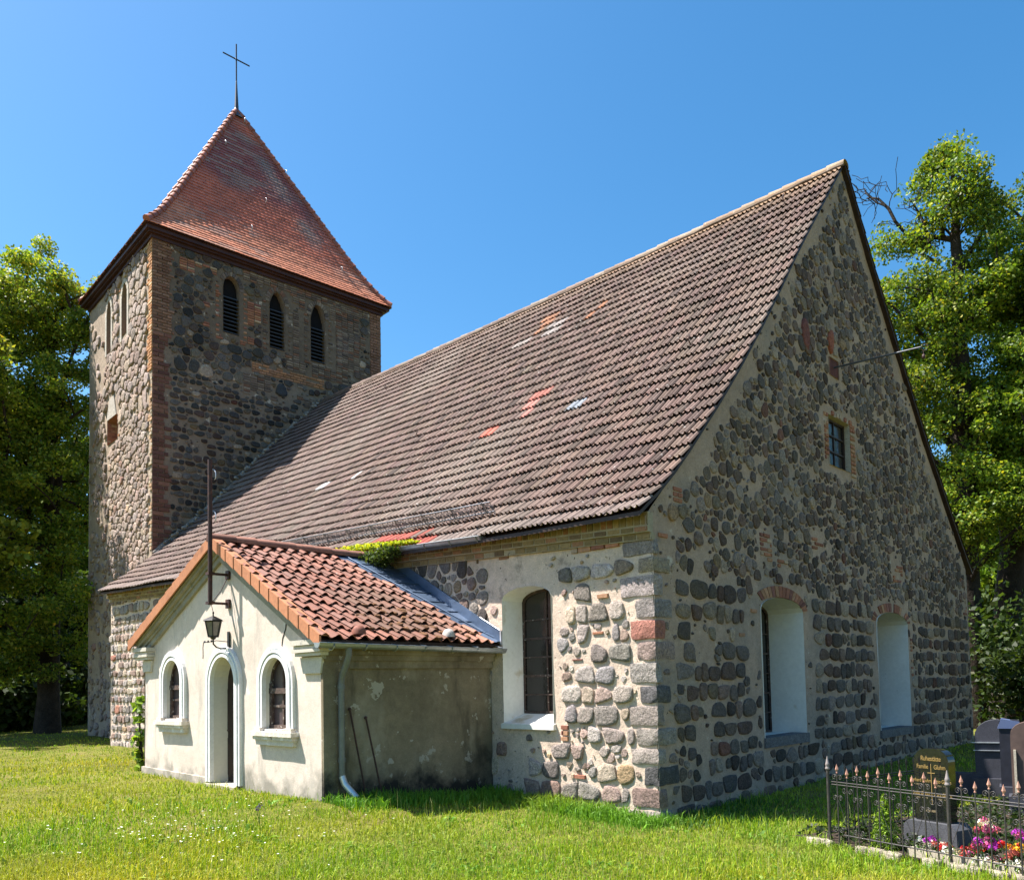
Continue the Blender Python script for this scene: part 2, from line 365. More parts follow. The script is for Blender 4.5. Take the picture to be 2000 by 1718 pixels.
def courses(acc, fr, lay, rows, u0, u1, wr, gap, proud, rg, dens=None, dark=1., jit=.02, p=3.4, hs=(.8,1.)):
    for (a, b) in rows:
        u = u0+rg.uniform(0,.15)
        while u < u1:
            w = rg.uniform(*wr); hh = (b-a-gap)*rg.uniform(*hs); ww = w-gap*rg.uniform(.7,1.3)
            uc, vc = u+w/2, (a+b)/2+rg.uniform(-1,1)*jit
            if (dens is None or rg.random() < dens(uc, vc)) and lay.free(uc, vc, ww*.9, hh*.9):
                stone(acc, fr, uc, vc, ww, hh, proud*rg.uniform(.5,1.3), pick(rg, dark), rg, p=rg.uniform(p-.8, p+2.2), rot=rg.normal(0,.06)); lay.mark(uc, vc, ww, hh)
            u += w
def rubble(acc, fr, lay, n, box_, wr, ar, proud, rg, dens=None, dark=1., rot=.5, p=2.6):
    u0, u1, v0, v1 = box_
    for k in range(n):
        w = wr[0]+(wr[1]-wr[0])*rg.random()**1.6; h = w*rg.uniform(*ar); u = rg.uniform(u0, u1); v = rg.uniform(v0, v1)
        if lay.free(u, v, w*.84, h*.84) and (dens is None or rg.random() < dens(u, v)):
            stone(acc, fr, u, v, w*.93, h*.93, proud*rg.uniform(.5,1.3), pick(rg, dark), rg, p=p+rg.uniform(-.6,1.), rot=rg.normal(0, rot)*.6); lay.mark(u, v, w*.9, h*.9)
def clip_poly(P, m, n):
    d = (P-m)@n; out = []
    for i in range(len(P)):
        j = (i+1) % len(P)
        if d[i] <= 0: out.append(P[i])
        if (d[i] < 0) != (d[j] < 0): out.append(P[i]+(P[j]-P[i])*(d[i]/(d[i]-d[j])))
    return np.array(out) if len(out) > 2 else None
def packed(acc, fr, lay, box_, radii, n, gap, proud, rg, keep=None, dark=1., asp=1., mat=1):
    """tightly packed irregular stones: a weighted cell pattern with mortar joints"""
    u0, u1, v0, v1 = box_; P = np.zeros((0,2)); Rr = np.zeros(0)
    rad = np.sort(radii[0]+(radii[1]-radii[0])*rg.random(n)**2.2)[::-1]
    grid = {}; cs = radii[1]*2.0; PL = []; RL = []
    for r in rad:
        p = np.array((rg.uniform(u0, u1)/asp, rg.uniform(v0, v1))); c = (int(p[0]//cs), int(p[1]//cs)); ok = True
        for i in (-1,0,1):
            for j in (-1,0,1):
                for k in grid.get((c[0]+i, c[1]+j), ()):
                    if (PL[k][0]-p[0])**2+(PL[k][1]-p[1])**2 < ((RL[k]+r)*.92)**2: ok = False; break
                if not ok: break
            if not ok: break
        if ok: grid.setdefault(c, []).append(len(PL)); PL.append(p); RL.append(r)
    PL = np.array(PL); RL = np.array(RL); occ0 = lay.occ.copy()
    th = np.arange(SEG)*2*pi/SEG; ct, st = np.cos(th), np.sin(th)
    for i in range(len(PL)):
        p = PL[i]; c = (int(p[0]//cs), int(p[1]//cs)); nb = [k for a_ in (-1,0,1) for b_ in (-1,0,1) for k in grid.get((c[0]+a_, c[1]+b_), ()) if k != i]
        R0 = RL[i]*2.1; poly = p+R0*np.stack([np.cos(np.arange(10)*pi/5+.3), np.sin(np.arange(10)*pi/5+.3)], 1)
        g = gap*rg.uniform(.3,2.0)
        for k in nb:
            d = PL[k]-p; L = np.linalg.norm(d)
            if L > R0+RL[k]*2: continue
            t = .5+(RL[i]**2-RL[k]**2)/(2*L*L); poly = clip_poly(poly, p+d*(min(max(t, .15), .85)-g/2/L), d/L)
            if poly is None: break
        if poly is None: continue
        poly = poly*np.array((asp, 1)); c0 = poly.mean(0)
        if keep is not None and rg.random() > keep(c0[0], c0[1]): continue
        Q = poly-c0; Q2 = np.roll(Q, -1, 0); r = np.full(SEG, 9.)
        for q0, q1 in zip(Q, Q2):
            dx, dy = q1-q0; den = ct*dy-st*dx; tt = (q0[0]*dy-q0[1]*dx)/np.where(np.abs(den) < 1e-9, 1e-9, den)
            xx, yy = ct*tt, st*tt; s_ = ((xx-q0[0])*dx+(yy-q0[1])*dy)/(dx*dx+dy*dy+1e-12); r = np.where((tt > 0) & (s_ >= -.02) & (s_ <= 1.02), np.minimum(r, tt), r)
        if r.max() > 2: continue
        r = .12*np.roll(r, 1)+.76*r+.12*np.roll(r, -1); r *= rg.uniform(.93,1.02,SEG)
        # keep clear of openings, bricks and quoins
        ok = True
        for f in (1., .8, .6):
            xs = ((c0[0]+r*f*ct-lay.lo[0])/lay.c).astype(int); ys = ((c0[1]+r*f*st-lay.lo[1])/lay.c).astype(int)
            bad = (xs < 0) | (ys < 0) | (xs >= lay.n[0]) | (ys >= lay.n[1]); xs = np.clip(xs, 0, lay.n[0]-1); ys = np.clip(ys, 0, lay.n[1]-1); bad |= occ0[xs, ys]
            if f == 1.: r = np.where(bad, r*.72, r)
            elif bad.sum() > 1: ok = False; break
        if not ok or r.min() < .012: continue
        X, Y = r*ct, r*st; tx, ty = rg.normal(0, .06, 2); pr = proud*rg.uniform(.4,1.3)*min(1, r.mean()/.09)
        if rg.random() < .08: pr *= .3
        rings = []
        for s, n_ in ((1.0,-.03/max(pr,.004)),(.985,.45),(.935,.92),(.58,.98)):
            z = np.maximum(pr*n_, -.03)+(0 if s == 1 else 1)*rg.uniform(-.18,.18,SEG)*pr+(X*tx+Y*ty)*s*.5
            rings.append(np.stack([c0[0]+X*s, c0[1]+Y*s, z], 1))
        V = np.concatenate(rings+[np.array([[c0[0], c0[1], pr*rg.uniform(.8,1.1)]])]); j = np.arange(SEG)
        F = np.concatenate([np.stack([k*SEG+j, k*SEG+(j+1)%SEG, (k+1)*SEG+(j+1)%SEG, (k+1)*SEG+j], 1) for k in range(3)])
        acc.add(V, F, pick(rg, dark), mat, True, fr)
        acc.F.append((fr.fix(np.stack([3*SEG+j, 3*SEG+(j+1)%SEG, np.full(SEG, 4*SEG)], 1))+acc.n-len(V), mat, True))
        lay.mark(c0[0], c0[1], r.mean()*1.4, r.mean()*1.4)
BR = [((.33,.15,.09),4),((.28,.12,.08),4),((.36,.20,.12),3),((.22,.10,.08),2),((.38,.28,.20),2)]
BR_GREY = [((.16,.12,.10),4),((.13,.10,.085),4),((.21,.165,.13),3),((.19,.10,.07),3),((.10,.08,.075),2)]
BR_YEL = [((.25,.18,.09),4),((.21,.155,.08),4),((.28,.15,.085),3),((.16,.11,.065),2)]
def bricks(acc, fr, lay, rect, bl, bh, rg, pal=BR, gap=.022, proud=.012, skip=0., mat=2, dens=None, mark=True, ragged=0):
    u0, u1, v0, v1 = rect; w_ = np.array([q[1] for q in pal], float); w_ /= w_.sum(); v = v0; row = 0
    while v+bh <= v1+1e-3:
        ue = u1+(rg.choice([0, -bl/2, bl/2])*ragged if ragged else 0)
        u = u0-(bl/2 if row % 2 else 0)+.001
        while u < ue:
            a, b = max(u, u0), min(u+bl, ue)
            if b-a > bl*.2 and rg.random() >= skip and (dens is None or dens((a+b)/2, v+bh/2)) and (lay is None or lay.free((a+b)/2, v+bh/2, (b-a)*.8, bh*.6)):
                c = np.array(pal[rg.choice(len(pal), p=w_)][0])*rg.uniform(.8,1.2); g = gap/2; pr = proud*rg.uniform(.4,1.4)
                j = rg.uniform(-.003,.003,4)
                V = [(a+g,v+g+j[0],-.02),(b-g,v+g+j[1],-.02),(b-g,v+bh-g+j[2],-.02),(a+g,v+bh-g+j[3],-.02)]
                V += [(x+(.004 if x < (a+b)/2 else -.004), y+(.004 if y < v+bh/2 else -.004), pr) for x, y, _ in V]
                acc.add(V, BOXF.copy(), c, mat, False, fr)
            u += bl
        v += bh; row += 1
    if lay is not None and mark: lay.mark((u0+u1)/2, (v0+v1)/2, u1-u0, v1-v0)
def arch_bricks(acc, fr, u0, u1, vs, vc, th, rg, pal=BR, mat=2, n=16, t0=0., t1=1., skip=.1, proud=.012):
    c = (u0+u1)/2; h = (u1-u0)/2
    for k in range(n):
        if rg.random() < skip: continue
        ta = (t0+(t1-t0)*(k+.08)/n)*pi; tb = (t0+(t1-t0)*(k+.92)/n)*pi
        def P(t, o): return (c+(h+o)*cos(t), vs+(vc-vs+o)*sin(t))
        q = [P(ta,.01), P(ta,th), P(tb,th), P(tb,.01)]
        col = np.array(pal[rg.integers(len(pal))][0])*rg.uniform(.8,1.2)
        prism(acc, q, -.02, proud*rg.uniform(.5,1.3), col, mat, fr)
def rblock(acc, x0, x1, y0, y1, z0, z1, col, rg, r=.05, mat=1, g=5, fr=None):
    """rough rounded ashlar block for corners"""
    c = np.array([(x0+x1)/2,(y0+y1)/2,(z0+z1)/2]); hs = np.array([x1-x0,y1-y0,z1-z0])/2; r = min(r, hs.min()*.8)
    t = np.linspace(-1, 1, g); A, B = np.meshgrid(t, t, indexing='ij'); V = []; F = []
    for ax in range(3):
        for s in (-1, 1):
            P = np.zeros((g*g, 3)); P[:, ax] = s; P[:, (ax+1)%3] = A.ravel(); P[:, (ax+2)%3] = B.ravel()
            o = len(V)*g*g; V.append(P)
            i, j = np.meshgrid(np.arange(g-1), np.arange(g-1), indexing='ij'); i = i.ravel(); j = j.ravel()
            q = np.stack([i*g+j, (i+1)*g+j, (i+1)*g+j+1, i*g+j+1], 1)+o
            F.append(q if s > 0 else q[:, ::-1])
    P = np.concatenate(V)*hs; inner = np.clip(P, -(hs-r), hs-r); d = P-inner; l = np.linalg.norm(d, axis=1)[:, None]; P = inner+d/np.maximum(l, 1e-9)*np.minimum(l, r)
    s_ = rg.integers(1000); nz = (vn(P[:,0]*9+P[:,2]*5, P[:,1]*9+P[:,2]*7, s_)-.5)*.028; P = P*(1+nz[:, None]/np.maximum(hs.mean(), .05))
    acc.add(P+c, np.concatenate(F), col, mat, True, fr)

# ---------------------------------------------------------------- roof tiling
def tiles(acc, surf, nc, nr, prof, thick, colfn, rg, mat=0, lap=.12, keep=None, jit=.004, K=None, s0=0., clampu=None, lip=.02):
    """surf(u,s) -> points, u along the eave 0..1, s up the slope 0..1"""
    K = len(prof); f = np.linspace(0, 1, K)
    I, J = np.meshgrid(np.arange(nc), np.arange(nr), indexing='ij'); I = I.ravel(); J = J.ravel()
    if keep is not None: k = keep((I+.5)/nc, (J+.5)/nr); I, J = I[k], J[k]
    n = len(I); jl = rg.uniform(-1, 1, n)*jit; jt = rg.uniform(-1, 1, (n,1))*.05
    u = (I[:, None]+f[None])/nc
    sb = (J[:, None]+0*f[None]+jt*.6)/nr; st = np.minimum((J[:, None]+1+lap+0*f[None])/nr, 1.0)
    if clampu is not None: ub = clampu(u, sb); ut = clampu(u, st)
    else: ub = ut = u
    def pt(u, s, h):
        P = surf(u.ravel(), s.ravel()); e = 1e-3
        dn = np.cross(surf(u.ravel()+e, s.ravel())-P, surf(u.ravel(), s.ravel()+e)-P)
        dn /= np.linalg.norm(dn, axis=1)[:, None]+1e-12; dn *= np.where(dn[:, 2] < 0, -1, 1)[:, None]
        return P+dn*h.ravel()[:, None]
    pr = np.asarray(prof)[None]+jl[:, None]
    B = pt(ub, np.maximum(sb, 0), pr+thick); T = pt(ut, st, pr*.9+.0); Lp = pt(ub, np.maximum(sb, 0)+.04/nr, pr+thick-lip)
    V = np.stack([B.reshape(n,K,3), T.reshape(n,K,3), Lp.reshape(n,K,3), B.reshape(n,K,3)], 1).reshape(-1, 3)
    o = np.arange(n)[:, None]*4*K; k = np.arange(K-1)[None]
    F1 = np.stack([o+k, o+k+1, o+K+k+1, o+K+k], -1).reshape(-1,4)
    F2 = np.stack([o+2*K+k, o+2*K+k+1, o+3*K+k+1, o+3*K+k], -1).reshape(-1,4)
    C = np.repeat(colfn(I, J, rg), 4*K, 0)
    acc.add(V, np.concatenate([F1, F2]), C, mat, True)
# ---------------------------------------------------------------- the church
W_, L_ = 14.70, 20.15
church = thing('church', 'old fieldstone village church with square west tower, long tiled nave roof and small plastered porch', 'church', (0,0,0))
FS = Frame((0,0,0), (0,1,0), (0,0,1), (-1,0,0))
FG = Frame((0,0,0), (1,0,0), (0,0,1), (0,-1,0))
TA = R(-3.469); TO = (1.228, 20.15, 0); TW, TD, TH = 8.59, 7.04, 16.99
tU = (cos(TA), sin(TA), 0); tD = (-sin(TA), cos(TA), 0)
FTE = Frame(TO, tU, (0,0,1), (sin(TA), -cos(TA), 0))
FTS = Frame(TO, tD, (0,0,1), (-cos(TA), -sin(TA), 0))
FTL = Frame(TO, tU, tD, (0,0,1))
XS = np.array([-.32,.36,.99,2.01,3.29,5.01,7.19]); ZS = np.array([4.20,4.74,5.34,6.37,7.83,10.0,12.56])
XN = np.array([15.0,13.27,11.51,10.09,8.4,7.19]); ZN = np.array([4.66,6.13,7.78,9.28,11.08,12.56])
def dzr(y, x): return .79*(np.clip(y, 0, 99)/L_)*(1-np.clip(x, 0, 7.19)/7.19)-.05*np.sin(np.clip(y/L_, 0, 1)*pi)
def mk_surf(X, Z, y0, y1):
    al = np.concatenate([[0], np.cumsum(np.hypot(np.diff(X), np.diff(Z)))]); al /= al[-1]
    def f(u, s):
        u = np.asarray(u, float); s = np.asarray(s, float); x = np.interp(s, al, X); y = y0+(y1-y0)*u
        ex = np.where(s > 1, (s-1)*9, 0); xx = x if X[0] < 7 else 7.19-(x-7.19)
        z = np.interp(s, al, Z)+dzr(y, xx)+ex
        und = (vn(y*.4, s*3, 3)-.5)*.09+(vn(y*1.7, s*14, 4)-.5)*.03
        return np.stack([x, y, z+und*np.clip(1.1-s, 0, 1)*1.2], 1)
    return f, al
surfS, alS = mk_surf(XS, ZS, -.05, L_+.03)
surfN, alN = mk_surf(XN, ZN, -.10, L_)
def s_of_x(x): return np.interp(x, XS, alS)
def roof_z(x, y): return np.interp(x, XS, ZS)+dzr(y, x)

# ---- nave walls
def nave_walls():
    a = Acc(); rg = np.random.default_rng(3)
    top = [(x, z-.05) for x, z in zip(XN, ZN)]+[(x, z-.05) for x, z in zip(XS[::-1][1:], ZS[::-1][1:])]
    top[0] = (W_, 4.75)
    outl = [(-.0,-.4), (W_,-.4), (W_,4.4)]+top[0:1]+top[1:-1]+[(-.13,4.20),(-.13,4.03),(0,3.96)]
    g1 = arch(3.05,4.60,.95,3.10,3.31); g2 = arch(8.12,9.95,.78,3.08,3.31)
    g3 = [(6.03,6.06),(7.05,6.06),(7.05,7.05),(6.03,7.05)]; g4 = [(6.2,7.88),(6.64,7.88),(6.64,8.24),(6.2,8.24)]
    holes = [g1, g2, g3, g4]
    def mcol(V, C):
        t = fbm(V[:,0]*.45+3, V[:,1]*.45, 77)
        C = C*(1+.0*t)[:, None]
        grey = np.clip((fbm(V[:,0]*1.1, V[:,1]*1.1, 31)-.55)*5, 0, 1)[:, None]
        return C*(1-grey*.5)+np.array((.21,.195,.175))*grey*.5
    wall_sheet(a, FG, outl, holes, .13, .03, 0, (.38,.28,.215), 5, mcol)  # same masonry: gable tones darkened to deepen its shade, sunny south lightened
    lay = Layer(outl, holes, .03, .07)
    # bricks round the gable openings
    bricks(a, FG, None, (5.84,6.02,6.05,7.1), .18, .085, rg, skip=.15); bricks(a, FG, None, (7.06,7.32,5.98,7.12), .26, .085, rg, skip=.1); lay.mark(6.58,6.55,1.55,1.25)
    bricks(a, FG, None, (6.2,7.2,7.06,7.17), .12, .105, rg, skip=.3)
    arch_bricks(a, FG, 2.95, 4.58, 3.10, 3.31, .2, rg, t0=.02, t1=.8, n=17, skip=.12); lay.mark(3.75,3.35,1.9,.35)
    arch_bricks(a, FG, 8.05, 9.93, 3.08, 3.31, .2, rg, t0=.02, t1=.98, n=20, skip=.15); lay.mark(9.,3.35,2.1,.35)
    for (u,v,w,h,sk) in ((3.1,3.9,.42,.5,.35),(3.7,3.75,.4,.25,.5),(9.2,4.0,.6,.4,.3),(2.3,2.6,.2,.12,.1),(5.1,4.3,.5,.3,.6),(10.1,1.9,.14,1.0,.2),(14.3,3.5,.3,.3,.3),(.15,3.94,.25,.12,0),(2.7,3.0,.22,.1,0),(.55,4.5,.25,.3,.4)):
        bricks(a, FG, lay, (u,u+w,v,v+h), .24, .08, rg, skip=sk, proud=.008)
    plaster = [(1.25,.17,0,4.2,.85),(2.75,.16,.9,3.2,.95),(4.85,.2,.9,3.3,.9),(.35,.55,3.0,4.3,.6),(7.9,.18,.8,3.2,.9),(10.1,.2,.8,3.2,.8)]
    def dens(u, v):
        d = 1.
        for c, hw, v0, v1, st in plaster:
            if v0 < v < v1 and abs(u-c) < hw*(.7+.6*float(vn(v*2, c, 2))): d *= 1-st
        # band of smooth plaster along both rakes
        zr = np.interp(u, XS, ZS) if u < 7.19 else np.interp(u, XN[::-1], ZN[::-1])
        if zr-v < .35+.35*float(vn(u*1.5, v, 6)) and v > 3.2: d *= .12
        if v > 8.5: d *= .75
        return d*(.62+.38*float(np.clip((fbm(u*.8, v*.8, 21)-.34)*6, 0, 1)))
    # regular courses below, quoins first
    zz = [-.12]
    while zz[-1] < 4.0: zz.append(zz[-1]+rg.uniform(.25,.33))
    rows = list(zip(zz[:-1], zz[1:])); Q = []
    for i, (z0, z1) in enumerate(rows):
        if z1 > 3.98: continue
        lw = rg.uniform(.36,.62) if i % 2 else rg.uniform(.25,.36); rw = rg.uniform(.15,.3) if i % 2 else rg.uniform(.3,.5)
        c = pick(rg, 1.0) if i not in (9,) else np.array((.34,.15,.115)); Q.append((z0, z1, lw, rw, c))
        rblock(a, -.014, rw, -.014, lw, z0+.015, z1-.015, c, rg, .035, 1, 6)
        lay.mark(rw/2, (z0+z1)/2, rw+.02, z1-z0)
    TINT[0] = .32; TINT[1] = (.29,.185,.13); WIDE[0] = .38
    low = [r for r in rows if r[1] < 3.6]
    courses(a, FG, lay, low, .0, W_-.1, (.16,.50), .03, .016, rg, lambda u, v: dens(u, v)*1.3, jit=.03, p=3.2, hs=(.78,1.08), dark=.50)
    hi = []; z = 3.6
    while z < 12.2: dz = rg.uniform(.2,.32); hi.append((z, z+dz)); z += dz
    packed(a, FG, lay, (0,W_,3.45,12.4), (.032,.125), 42000, .032, .014, rg, lambda u, v: (.93 if dens(u, v) > .45 else .55 if dens(u, v) > .3 else dens(u, v)), dark=.60, asp=.95)
    packed(a, FG, lay, (0,W_,-.1,3.6), (.035,.10), 9000, .026, .012, rg, lambda u, v: min(.9, dens(u, v)*1.1), dark=.55)
    rubble(a, FG, lay, 3000, (0,W_,0,12.4), (.04,.10), (.4,1.2), .010, rg, lambda u, v: .25+.5*dens(u, v), dark=.42, rot=1)
    TINT[0] = 0.; WIDE[0] = .12
    for (u,v,w,h,c,rot_) in ((5.15,8.35,.3,.62,(.20,.075,.06),.2),(6.28,8.55,.26,.5,(.30,.10,.06),0)):
        stone(a, FG, u, v, w, h, .03, c, rg, p=1.8, rot=rot_)
    # reveals
    reveal(a, FG, g1, .72, 3); reveal(a, FG, g2, .72, 3)
    reveal(a, FG, g3, .14, 0, (.42,.37,.30)); reveal(a, FG, g4, .06, 0, (.3,.2,.15))
    for g in (g1, g2):   # dark brick sills
        u0, u1, v = g[0][0], g[1][0], g[0][1]
        prism(a, [(u0-.03,v-.16),(u1+.05,v-.16),(u1+.05,v+.005),(u0-.03,v+.005)], -.3, .03, (.16,.15,.15), 1, FG)
    # ---- south side
    def ztop(u): return 4.05+.039*u
    outl = [(0,-.4),(L_,-.4),(L_,ztop(L_)),(0,ztop(0))]
    hs = arch(1.92,3.0,1.30,3.29,3.475)
    wall_sheet(a, FS, outl, [hs], .11, .03, 0, (.58,.46,.365), 8)
    lay = Layer(outl, [hs], .03, .1)
    for z0, z1, lw, rw, c in Q: lay.mark(lw/2, (z0+z1)/2, lw+.03, z1-z0)
    reveal(a, FS, hs, .50, 3, dv=.14)
    lay.mark(1.5, 1.2, 8, 6) if False else None
    bricks(a, FS, lay, (0.05,1.5,3.86,3.97), .26, .1, rg, skip=.0, proud=.02); bricks(a, FS, lay, (.9,3.6,3.95,4.1), .24, .09, rg, skip=.35, pal=BR_YEL)
    for (u,v,w,h,sk) in ((1.62,1.05,.16,.26,0),(1.3,.5,.3,.09,0),(.9,2.62,.22,.06,0),(1.3,2.25,.25,.05,0),(.35,3.14,.7,.09,.1)):
        bricks(a, FS, lay, (u,u+w,v,v+h), .22, .085 if h > .08 else h, rg, skip=sk, proud=.015)
    def dS(u, v):
        if u < 1.62: return 1.2
        if u < 1.95: return .15 if v > 1.25 else 1
        if u < 3.6:
            if v > 3.2: return .10
            if v < 1.25: return .75 if u < 2.5 else .3
            return .15
        if u < 9.4: return 1. if (v > 2.4 and v < 3.9) else .4
        return .95
    TINT[0] = .22; TINT[1] = (.33,.25,.19)
    rr = [(z0, z1) for z0, z1, *_ in Q]
    packed(a, FS, lay, (3.1,6.2,2.6,4.0), (.05,.135), 4000, .03, .020, rg, lambda u, v: .9, dark=.75)
    courses(a, FS, lay, rr, .27, 9.5, (.21,.46), .016, .024, rg, lambda u, v: dS(u, v)*1.1, jit=.01, p=4.0, hs=(.92,1.04), dark=1.12)
    for u in (.30,): pass
    courses(a, FS, lay, rr, .20, .6, (.14,.2), .03, .022, rg, dS, jit=.01, dark=1.1)
    rw2 = []; z = .2
    while z < 4.7: dz = rg.uniform(.22,.34); rw2.append((z, z+dz)); z += dz
    courses(a, FS, lay, rw2, 9.3, L_, (.2,.42), .04, .028, rg, dS, hs=(.8,1), dark=1.15)
    packed(a, FS, lay, (0,1.65,.0,3.0), (.03,.09), 2500, .02, .014, rg, lambda u, v: .9, dark=1.25)
    rubble(a, FS, lay, 1800, (0,L_,0,4.8), (.06,.20), (.45,1.1), .016, rg, lambda u, v: dS(u, v)*.95, rot=.8, dark=1.25)
    rubble(a, FS, lay, 2200, (0,L_,0,4.8), (.03,.07), (.4,1.0), .005, rg, lambda u, v: dS(u, v)*.7, dark=1.3, rot=1)
    TINT[0] = 0.
    # ---- far sides
    wall_sheet(a, Frame((W_,0,0),(0,1,0),(0,0,1),(1,0,0)), [(0,-.4),(L_,-.4),(L_,4.6),(0,4.6)], [], .6, .03, 0, (.42,.37,.30), 9)
    wall_sheet(a, Frame((0,L_,0),(1,0,0),(0,0,1),(0,1,0)), [(0,-.4),(W_,-.4),(W_,4.6),(7.19,12.4),(0,5.0)], [], .6, .03, 0, (.42,.37,.30), 10)
    a.build('nave_wall', [M_MORTAR, M_STONE, M_BRICK, M_WHITE], church)
    # brick eaves cornice
    c = Acc(); FE = Frame((-.10,-.005,3.99), (0,1,.039), (0,0,1), (-1,0,0))
    FE2 = Frame((-.04,-.005,3.99), (0,1,.039), (0,0,1), (-1,0,0))
    box(c, 0, L_, 0, .28, -.12, .0, (.35,.30,.22), 0, FE); box(c, 0.0, L_, -.10, 0, -.1, .0, (.33,.28,.2), 0, FE2)
    bricks(c, FE, None, (0,L_,0,.09), .24, .09, rg, pal=BR_YEL, proud=.012, mat=2, skip=.02)
    bricks(c, FE, None, (0,L_,.09,.28), .12, .19, rg, pal=BR_YEL, proud=.014, mat=2, skip=.05)
    bricks(c, FE2, None, (0,L_,-.10,0), .24, .1, rg, pal=BR_YEL, proud=.012, mat=2, skip=.1)
    c.build('eaves_cornice', [M_MORTAR, M_STONE, M_BRICK], church)
nave_walls()

# ---- nave windows
def leaded(parent, fr, u0, u1, v0, vs, vc, depth, cols, rows, glass, frm, bar=.018, name='window', thick=(.5,), label=None):
    g = Acc(); f = Acc(); P = arch(u0, u1, v0, vs, vc, 10) if vc > vs else [(u0,v0),(u1,v0),(u1,vs),(u0,vs)]
    prism(g, P, -depth-.03, -depth, (1,1,1), 0, fr)
    k = len(P); c = np.mean(P, 0)
    for i in range(k):   # outer frame following the outline
        p, q = np.array(P[i]), np.array(P[(i+1)%k]); t = .028
        pi_, qi = p+(c-p)*t/max(np.abs(c-p).max(), .1)*1.3, q+(c-q)*t/max(np.abs(c-q).max(), .1)*1.3
        prism(f, [tuple(p), tuple(q), tuple(qi), tuple(pi_)], -depth, -depth+.03, (1,1,1), 0, fr)
    for i in range(1, cols):
        u = u0+(u1-u0)*i/cols; prism(f, [(u-bar/2,v0+.01),(u+bar/2,v0+.01),(u+bar/2,vc-.03),(u-bar/2,vc-.03)], -depth+.002, -depth+.02, (1,1,1), 0, fr)
    for j in range(1, rows):
        v = v0+(vs-v0)*j/rows; b = bar*(1.7 if (j in thick) else 1)
        prism(f, [(u0+.01,v-b/2),(u1-.01,v-b/2),(u1-.01,v+b/2),(u0+.01,v+b/2)], -depth+.004, -depth+.028, (1,1,1), 0, fr)
    o = f.build(name, frm, parent); p_ = g.build('pane', glass, o)
    if label: o['label'] = label
    return o
leaded(church, FS, 1.93, 2.99, 1.445, 3.28, 3.47, .49, 2, 6, M_GLASS, M_OLDWOOD, .022, thick=(2,4))
leaded(church, FG, 3.055, 4.595, .955, 3.1, 3.305, .70, 4, 6, M_GLASS, M_OLDWOOD, .022, thick=(2,4))
leaded(church, FG, 8.125, 9.945, .785, 3.08, 3.305, .70, 4, 6, M_GLASS, M_OLDWOOD, .022, thick=(2,4))
leaded(church, FG, 6.05, 7.03, 6.08, 7.03, 7.03, .13, 2, 3, M_GLASS, M_DARKWOOD, .03)
a = Acc(); prism(a, [(6.2,7.88),(6.64,7.88),(6.64,8.24),(6.2,8.24)], -.06, -.02, (1,1,1), 0, FG); a.build('hatch_board', mk('red_brown_board', (.10,.03,.022), rough=.8, var=((8,.3),)), church)
def sill_s():
    a = Acc(); box(a, -.06, .5, 1.86, 3.04, 1.20, 1.30, (1,1,1)); return a
a = Acc(); V = [(-.05,1.88,1.22),(.49,1.88,1.22),(.49,3.02,1.22),(-.05,3.02,1.22),(-.05,1.88,1.298),(.49,1.93,1.445),(.49,2.99,1.445),(-.05,3.02,1.298)]
a.add(V, BOXF.copy(), (1,1,1)); a.build('window_sill', M_WHITE, church)

